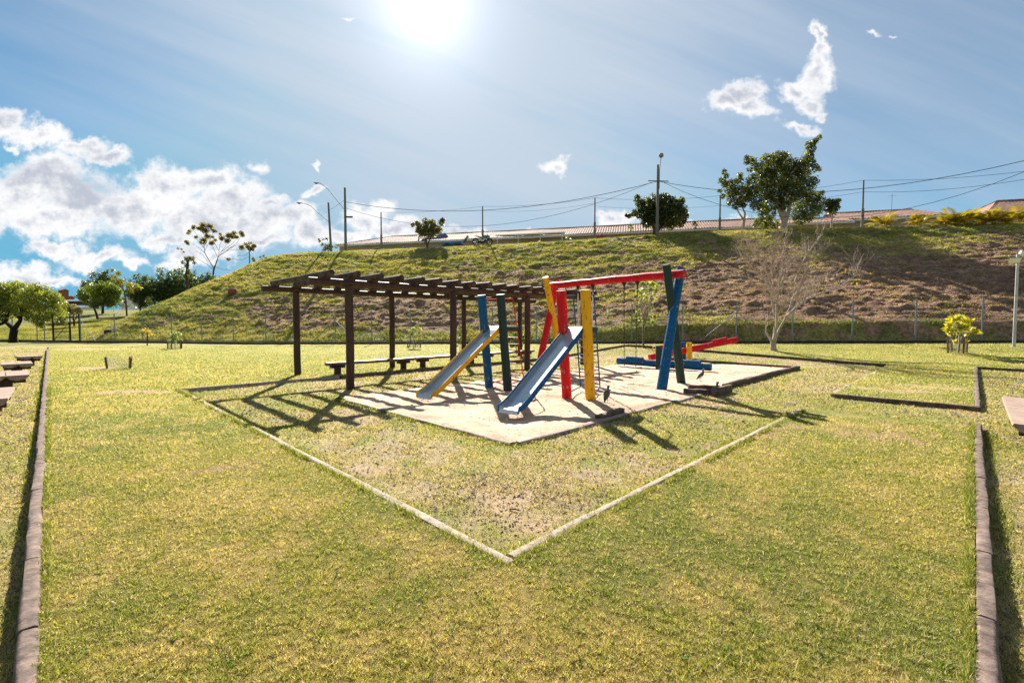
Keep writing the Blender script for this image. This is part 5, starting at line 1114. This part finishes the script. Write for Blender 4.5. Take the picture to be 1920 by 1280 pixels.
simple_tree(1228, 23.5, 'wide dark round tree behind the globe lamp pole', [(1215, 385, 13), (1232, 380, 15), (1250, 382, 14), (1200, 380, 9), (1195, 370, 5), (1265, 385, 12), (1275, 395, 12), (1282, 405, 9), (1205, 400, 13), (1222, 405, 15), (1243, 403, 17), (1262, 407, 15), (1275, 415, 10), (1190, 400, 6), (1180, 404, 5), (1213, 417, 10), (1235, 418, 12), (1256, 420, 10), (1248, 368, 7), (1278, 376, 6), (1176, 404, 4), (1230, 395, 15)], 520, .24, DK, DK2, [[(1228, 432), (1224, 422), (1215, 412)], [(1230, 436), (1240, 424), (1250, 415)]], .28, 'round_tree', yel=.08)
T = simple_tree(1392, 23, 'small ficus with bare stems left of the big ficus', [(1358, 322, 5), (1362, 330, 5), (1352, 338, 5), (1360, 345, 7), (1372, 345, 9), (1385, 338, 8), (1388, 328, 5), (1370, 358, 10), (1385, 358, 11), (1398, 355, 9), (1372, 373, 8), (1388, 376, 9), (1402, 370, 8), (1380, 386, 7), (1395, 385, 5), (1355, 368, 5), (1366, 383, 4), (1350, 358, 4)], 620, .20, (.035, .055, .015), (.11, .13, .035), [[(1395, 415), (1397, 400), (1390, 385)], [(1394, 412), (1386, 400), (1380, 390)]], .15, 'ficus_tree', 'palebark', yel=.12, cY=(.3, .24, .05))  # more yellow leaves, so the backlit glow is partly in the leaf colour
T = simple_tree(1469, 22.5, 'big dark ficus with a tall crown leaning up to the right', [(1408, 338, 10), (1410, 356, 12), (1402, 372, 8), (1415, 385, 9), (1400, 297, 6), (1410, 303, 8), (1420, 312, 10), (1430, 322, 12), (1400, 305, 5), (1440, 300, 12), (1455, 296, 12), (1468, 292, 9), (1450, 310, 15), (1470, 305, 15), (1485, 312, 15), (1435, 335, 17), (1460, 332, 20), (1485, 335, 20), (1505, 325, 15), (1430, 352, 16), (1455, 358, 20), (1482, 360, 20), (1508, 352, 17), (1525, 340, 9), (1510, 300, 9), (1502, 312, 11), (1518, 292, 9), (1522, 280, 8), (1517, 272, 7), (1525, 268, 7), (1532, 262, 5), (1537, 257, 4), (1520, 305, 9), (1530, 315, 7), (1500, 375, 16), (1525, 370, 12), (1535, 380, 12), (1540, 362, 6), (1515, 392, 15), (1532, 395, 10), (1495, 398, 13), (1440, 380, 15), (1420, 372, 9), (1465, 385, 12), (1428, 392, 10), (1445, 400, 11), (1500, 412, 11), (1518, 408, 8), (1430, 405, 8), (1536, 318, 4), (1405, 318, 5), (1415, 330, 6)], 560, .19, (.022, .038, .012), (.11, .135, .038), [[(1470, 418), (1470, 405), (1467, 385), (1460, 360)], [(1472, 415), (1478, 398), (1481, 375), (1490, 350)], [(1469, 412), (1460, 390), (1452, 372)]], .34, 'ficus_tree', 'palebark', yel=.10, cY=(.35, .30, .05))  # extra yellow leaves put some of the crown's backlit glow into colour
B = vat(1485, 24); cl = px_clumps([(1422, 415, 7), (1440, 415, 8), (1455, 420, 6), (1415, 422, 4), (1432, 423, 6), (1448, 424, 6)], B.y); T = empty('hedge_shrub', vat(1440, 24), 'low green shrub at the foot of the big ficus', 'shrub'); crown(T, T.location, cl, 700, .2, (.04, .07, .015), (.17, .20, .04)); mb = MB(); subtwigs(mb, cl, T.location, .02); mb.build('stems', M['bark'], T, T.location)
simple_tree(1559, 23, 'clipped little tree with a blocky dark crown right of the big ficus', [(1552, 378, 6), (1560, 382, 8), (1568, 379, 6), (1574, 376, 3), (1553, 390, 7), (1563, 391, 8), (1568, 388, 6), (1560, 399, 6), (1572, 375, 3)], 1100, .16, DK, DK2, [[(1559, 420), (1560, 408), (1560, 398)]], .10, 'clipped_tree', 'palebark')
for px, y0, y1, lab in ((1182, 448, 420, 'thin sapling left of the round hilltop tree'), (1303, 437, 415, 'thin sapling right of the round hilltop tree'), (1066, 452, 441, 'tiny sapling on the crest above the swing')):
    simple_tree(px, 21.5, lab, [(px, y1 + 2, 3), (px - 3, y1 + 6, 2.5), (px + 3, y1 + 7, 2.5), (px + 1, y1 + 12, 2)], 500, .16, (.08, .11, .03), (.22, .22, .05), [[(px, y0 - 8), (px, y1 + 3)]], .03, 'sapling', hollow=0)
simple_tree(612, 24, 'small shrub against the sky left of the leaning lamp pole', [(600, 452, 3), (606, 449, 2.5), (612, 448, 3), (604, 458, 3), (612, 462, 5), (618, 460, 4), (623, 463, 3), (630, 463, 3), (598, 449, 2), (616, 466, 5), (608, 468, 4)], 420, .20, (.04, .06, .02), (.12, .13, .035), [[(610, 470), (611, 462)]], .05, 'crest_shrub', hollow=0, cat='shrub')
simple_tree(586, 22, 'tiny shrub on the crest left of the lamp poles', [(580, 473, 2), (586, 474, 2.5), (592, 475, 2)], 500, .16, (.04, .06, .02), (.12, .13, .035), [[(586, 477), (586, 474)]], .03, 'crest_shrub', hollow=0, cat='shrub')
simple_tree(492, 18, 'tiny shrub on the rounded left end of the crest', [(488, 482, 2), (494, 480, 2.5)], 500, .16, (.04, .06, .02), (.14, .13, .035), [[(492, 486), (491, 482)]], .03, 'crest_shrub', hollow=0, cat='shrub')

# golden palms
def palm(nf=17, L=1.2):
    r = empty('golden_palm', (0, 0, 0), 'x', 'palm', 'golden palms on the right of the hilltop'); mb = MB()
    for i in range(4): a = i * 1.7; mb.tube([(.08 * math.cos(a), .08 * math.sin(a), -.3), (.10 * math.cos(a), .10 * math.sin(a), .2)], [.04, .03], 6)
    mb.build('stem', M['bark'], r); T_ = []; C_ = []; mb = MB()
    for i in range(nf):
        a = i * 2.4; el_ = random.choice((1.45, 1.3, 1.15, .95, .7)); l = L * random.uniform(.75, 1.1); pts = []
        p = Vector((.08 * math.cos(a), .08 * math.sin(a), .08)); e = el_; l *= random.uniform(.8, 1.25)
        for s_ in range(11): pts.append(p.copy()); p = p + Vector((math.cos(a) * math.cos(e), math.sin(a) * math.cos(e), math.sin(e))) * (l / 10); e -= .10 + .08 * (1.5 - el_)
        mb.tube(pts, [.014] * 6 + [.009] * 5, 5); sd = Vector((-math.sin(a), math.cos(a), 0))
        for s_ in range(2, 11):
            for kk in (0, .5):
                if s_ + kk > 10: continue
                c = pts[s_].lerp(pts[min(10, s_ + 1)], kk); d = (pts[min(10, s_ + 1)] - pts[s_ - 1]).normalized(); ll = .42 * math.sin(math.pi * (s_ + kk) / 12) + .12
                for sg in (-1, 1):
                    t = c + (sd * sg * .8 + d * .55 + Vector((0, 0, -.22))) * ll; wv = d * .028; T_.append([c - wv, c.lerp(t, .4) + wv * 1.2, t, c.lerp(t, .4) - wv * 1.2]); f = random.random(); C_.append((.42 * (1 - f) + .13 * f, .24 * (1 - f) + .17 * f, .028))
    mb.build('frond_ribs', M['yellowp'], r); tris('fronds', np.array([[list(v) for v in q_] for q_ in T_]), np.array(C_), M['leaf'], r, (0, 0, 0), 4); return r
pp = palm(); lst = [(1655, 1.0, 0, 'golden palm left of the gap in front of the tiled house'), (1722, .92, 1, 'golden palm standing alone at the right corner of the tiled house'), (1772, .85, 2, 'first low palm of the golden row at the right'), (1790, 1.15, 3, 'tallest palm at the left of the golden row'), (1812, .95, 4, 'third palm of the golden row'), (1842, 1.1, 5, 'palm with arching fronds in the middle of the golden row'), (1862, 1.0, 6, 'palm right of the arching one in the golden row'), (1886, .7, 7, 'small palm before the hipped roof'), (1912, 1.05, 8, 'rightmost golden palm at the picture edge')]
for i, (px, sc_, rz_, lab) in enumerate(lst):
    o = pp if i == 0 else copy_tree(pp); P = vat(px, 20.3 + (i % 3) * .3); sc_ *= 1.1; o.location = P; o.scale = (sc_,) * 3; o.rotation_euler = (0, 0, rz_ * 1.3); o['label'] = lab
cl = px_clumps([(px, 420 + random.uniform(-2, 2), random.uniform(3, 5)) for px in range(1762, 1990, 9)], vat(1840, 23).y - 1); T = empty('clipped_hedge', vat(1850, 22.5), 'low green hedge between the golden palms at the right', 'hedge'); crown(T, T.location, cl, 420, .2, (.03, .05, .014), (.10, .12, .03), yel=.05)
mb = MB(); subtwigs(mb, cl, T.location + UP * .1, .015); mb.build('stems', M['bark'], T, T.location)

# bare whitish tree in front of the fence
P = pix(1451, 657); Yt = P.y; T = empty('bare_tree', P, 'leafless pale tree spreading many thin branches in front of the fence', 'tree'); mb = MB(); g = lambda px, py, dy=0: pz(px, py, Yt + dy)
mb.tube([P - UP * .1, g(1450, 650), g(1450, 641)], [.16, .125, .13], 10)
stems = [[(1449, 643), (1438, 622), (1436, 592)], [(1450, 642), (1455, 610), (1457, 570), (1460, 540), (1462, 515)], [(1452, 641), (1463, 617), (1475, 592), (1484, 565), (1490, 545)], [(1450, 640), (1453, 600), (1448, 570), (1447, 545), (1446, 520)], [(1474, 594), (1495, 574), (1515, 560), (1545, 548), (1575, 538), (1600, 520), (1611, 500)], [(1486, 560), (1495, 545), (1505, 522), (1515, 500), (1523, 480)], [(1487, 558), (1505, 545), (1530, 535), (1552, 520)], [(1460, 540), (1472, 515), (1485, 495), (1500, 480)], [(1446, 545), (1432, 525), (1415, 508), (1400, 490), (1392, 482)], [(1448, 520), (1446, 495), (1450, 470), (1455, 452)], [(1460, 535), (1466, 505), (1468, 480), (1472, 455)], [(1446, 530), (1430, 500), (1420, 480), (1405, 465), (1385, 462)], [(1490, 530), (1502, 495), (1518, 470), (1540, 440)], [(1446, 560), (1425, 540), (1412, 535)], [(1455, 595), (1465, 580), (1475, 560)]]
rad = [.065, .07, .065, .055, .07, .055, .055] + [.045] * 20; ends = []
for b_, r_ in zip(stems, rad):
    dy = random.uniform(-1.2, 1.2); n = len(b_); pts = [g(x + random.uniform(-2, 2) * (0 < i < n - 1), y, dy * i / n) for i, (x, y) in enumerate(b_)]; mb.tube(pts, [max(.014, r_ * (1 - .75 * i / (n - 1))) for i in range(n)], 7); ends.append(pts)
def twig(s_, d, L, r_, lvl):
    pts = [s_]; p = s_
    for i in range(4): d = (d + Vector((random.uniform(-.28, .28), random.uniform(-.28, .28), random.uniform(-.12, .25)))).normalized(); p = p + d * L / 4; pts.append(p)
    mb.tube(pts, [r_, r_ * .8, r_ * .65, r_ * .5, r_ * .35], 4)
    if lvl:
        for _ in range(3):
            i = random.randint(1, 4); dd = (d + Vector((random.uniform(-.8, .8), random.uniform(-.7, .7), random.uniform(-.2, .7)))).normalized(); twig(pts[i], dd, L * random.uniform(.4, .7), r_ * .6, lvl - 1)
for pts in ends:
    for i in range(1, len(pts)):
        if pts[i].z < P.z + 1.5: continue
        for _ in range(5):
            t = random.random(); s_ = pts[i - 1].lerp(pts[i], t); d = (pts[i] - pts[i - 1]).normalized() + Vector((random.uniform(-.7, .8), random.uniform(-.8, .8), random.uniform(0, .7))); twig(s_, d.normalized(), random.uniform(.5, 1.15), .013, 2)
mb.build('trunk', M['palebark'], T, P, smooth=True)
cl = px_clumps([(1495, 513, 1.5), (1598, 531, 1.2), (1608, 531, 1.2), (1568, 531, 1.2), (1586, 507, 1.2)], Yt); crown(T, P, cl, 300, .11, (.45, .40, .04), (.55, .45, .05), name='last_leaves', hollow=0)

# staked saplings and their wire cages
def cage(P, w, h, n, lab, stakes, group='wire cages round saplings', zs=0, flare=.1, sz=.045):
    P = Vector(P); r = empty('sapling_cage', P, lab, 'cage', group); pts = [Vector(s_) for s_ in stakes]; m = len(pts)
    for s_ in pts:
        mb = MB(); mb.beam(P + s_ * .92 - UP * .05, P + s_ + UP * (h * random.uniform(.95, 1.12)), sz, sz); mb.build('stake', M['stake'], r, P)
    mb = MB()
    for i in range(m):
        a, b = pts[i], pts[(i + 1) % m]; L = (b - a).length; st = .055; k_ = int((L + h) / st)
        for j in range(int(-h / st), int(L / st) + 1):
            for dr in (1, -1):
                x0 = j * st; seg = []
                for z in (0, h):
                    x = x0 + (z if dr == 1 else h - z); seg.append((x, z))
                (xa, za), (xb, zb) = seg
                lo, hi = 0., 1.
                if xb != xa:
                    t0 = (0 - xa) / (xb - xa); t1 = (L - xa) / (xb - xa); lo = max(0, min(t0, t1)); hi = min(1, max(t0, t1))
                if hi - lo < .02: continue
                q_ = [(a.lerp(b, (xa + (xb - xa) * t) / L) * (1 + flare * (za + (zb - za) * t) / h * .5), za + (zb - za) * t) for t in (lo, hi)]
                mb.beam(P + q_[0][0] + UP * (q_[0][1] + .02), P + q_[1][0] + UP * (q_[1][1] + .02), .0035, .0035)
    mb.build('wire_netting', M['wire'], r, P); return r
P = pix(221, 691); cage((P.x, P.y, P.z), 1, .38, 4, 'empty wire cage alone on the lawn left of the pergola', [(-.44, .05, 0), (-.22, -.22, 0), (.46, .0, 0), (.1, .4, 0)], flare=.25)
P = pix(327, 654); cage(P, .8, .5, 3, 'wire cage round the white leaved sapling near the fence', [(-.42, 0, 0), (.05, -.3, 0), (.46, 0, 0), (.1, .4, 0)])
def sapling(P, lab, stem, cl, dens, size, cA, cB, r_=.02, name='sapling', yel=.1, cY=(.5, .42, .05), aspect=.4, droop=.2, stems=None, cat='sapling'):
    P = Vector(P); T = empty(name, P, lab, cat); mb = MB(); 
    for st in ([stem] + (stems or [])): mb.tube([P - UP * .05] + [pz(x, y, P.y) for x, y in st], [r_] * (len(st)) + [r_ * .5], 7)
    c_ = px_clumps(cl, P.y, 1.0); e_ = pz(*stem[-1], P.y)
    for c, rr, *_ in c_: branch_tree(mb, e_ if random.random() < .5 else P.lerp(e_, .75), [Vector(c)], r_ * .5, .004, 5, .5, .03)
    mb.build('stem', M['palebark'], T, P, smooth=True); crown(T, P, c_, dens, size, cA, cB, hollow=0, yel=yel, cY=cY, aspect=aspect, droop=droop, name='foliage'); return T
P = pix(328, 653); sapling(P, 'sapling with pale shiny leaves inside the cage near the fence', [(328, 640), (329, 628)], [(320, 632, 4), (327, 627, 5), (335, 626, 4), (330, 634, 4), (338, 637, 3), (318, 640, 3), (328, 641, 3), (324, 635, 4)], 1500, .15, (.07, .12, .04), (.26, .34, .12), yel=.35, cY=(.6, .6, .45))
P = pix(276, 648); mb = MB(); mb.tube([P - UP * .05, pz(276, 624, P.y)], .035, 6); T = empty('staked_sapling', P, 'yellow leaved sapling tied to a dark stake near the fence', 'sapling'); mb.build('stake', M['darkwood'], T, P); cl = px_clumps([(267, 619, 3), (273, 620, 3), (270, 623, 2.5), (282, 627, 2.5), (288, 628, 2), (280, 621, 2.5), (275, 617, 2)], P.y); crown(T, P, cl, 1000, .15, (.35, .32, .05), (.60, .45, .04), hollow=0, name='foliage', aspect=.35)
P = gbase(278, 58); sapling(P, 'small sapling with pale leaves high on the left slope', [(278, 572), (278, 566)], [(275, 564, 3), (281, 563, 3), (278, 560, 3), (284, 566, 2)], 420, .2, (.12, .16, .04), (.32, .36, .09))
cage(P, .8, .55, 4, 'small wire cage on the left slope beyond the fence', [(-.6, -.2, 0), (.6, -.2, 0), (.5, .5, 0), (-.5, .5, 0)])
P = pix(776, 651); T = sapling(P, 'sapling with low stakes seen between the pergola posts', [(775, 635), (776, 624)], [(768, 622, 3), (774, 617, 4), (781, 614, 4), (787, 617, 3), (773, 626, 4), (778, 629, 3), (786, 622, 3)], 1500, .14, (.08, .13, .04), (.30, .36, .12), yel=.2, cY=(.6, .58, .4)); cage(P, .7, .25, 3, 'short wire cage round the sapling behind the pergola', [(-.38, 0, 0), (.4, 0, 0), (0, .4, 0)])
P = pix(862, 659); sapling(P, 'thin leafy young plant behind the third pergola post', [(863, 640), (862, 600)], [(862, 628, 4), (860, 640, 5), (865, 634, 4), (858, 648, 3), (866, 650, 3), (863, 617, 2)], 1000, .13, (.06, .10, .03), (.24, .28, .07))
P = pix(968, 664); sapling(P, 'bushy plant with glossy white highlights behind the red ladder', [(968, 650), (966, 638)], [(955, 636, 6), (963, 632, 7), (972, 636, 8), (980, 632, 6), (970, 645, 7), (960, 646, 6), (978, 648, 5), (966, 626, 4)], 1500, .15, (.03, .07, .02), (.16, .22, .06), yel=.16, cY=(.6, .6, .5), name='glossy_shrub', cat='shrub')  # glossy highlights are coloured in as a share of near-white leaves
P = pix(1206, 652); sapling(P, 'tall young tree with large bright leaves between the swing chains and the blue leg', [(1206, 630), (1207, 606), (1210, 590)], [(1197, 534, 3), (1205, 531, 4), (1215, 530, 4), (1224, 531, 4), (1232, 536, 3), (1196, 545, 3), (1206, 543, 4), (1219, 542, 4), (1230, 543, 3), (1199, 556, 3), (1209, 556, 4), (1220, 554, 4), (1231, 557, 2), (1199, 571, 3), (1209, 567, 3), (1222, 562, 3), (1196, 583, 3), (1214, 577, 3), (1223, 577, 3), (1206, 588, 3), (1214, 590, 3), (1227, 593, 3), (1199, 598, 2.5), (1216, 600, 3), (1224, 604, 3), (1208, 604, 3)], 520, .20, (.10, .17, .03), (.36, .42, .07), .042, 'young_tree', .16, (.62, .62, .45), .45, .8, [[(1206, 612), (1217, 580), (1222, 545)], [(1206, 606), (1203, 580), (1203, 545)]], cat='tree')
P = pix(1796, 661); sapling(P, 'bushy sapling with glowing yellow green leaves inside a brown staked frame', [(1798, 648), (1799, 632), (1798, 615)], [(1784, 600, 6), (1795, 595, 6), (1805, 596, 6), (1779, 608, 6), (1790, 606, 8), (1802, 606, 8), (1814, 602, 5), (1776, 617, 5), (1786, 616, 7), (1798, 616, 8), (1810, 613, 7), (1780, 625, 5), (1820, 619, 6), (1830, 622, 4), (1812, 624, 5), (1822, 600, 3), (1801, 622, 5), (1790, 640, 2), (1812, 640, 2), (1836, 623, 3)], 700, .24, (.20, .25, .03), (.62, .50, .03), .035, 'yellow_sapling', .18, (.75, .75, .6), .30, .3, [[(1800, 640), (1808, 622)]])
cage((P.x + .0, P.y, P.z), .9, .62, 4, 'brown stakes and netting round the yellow green sapling', [(-.46, 0, 0), (.0, -.25, 0), (.40, .0, 0), (.05, .35, 0)], sz=.05)
P = pix(548, 700); sapling(P, 'spindly weed at the foot of the rear left pergola post', [(547, 690), (546, 680)], [(545, 684, 3), (550, 688, 3), (543, 691, 2), (551, 681, 2)], 500, .05, (.18, .18, .05), (.35, .32, .1), .006, 'weed', cat='plant')
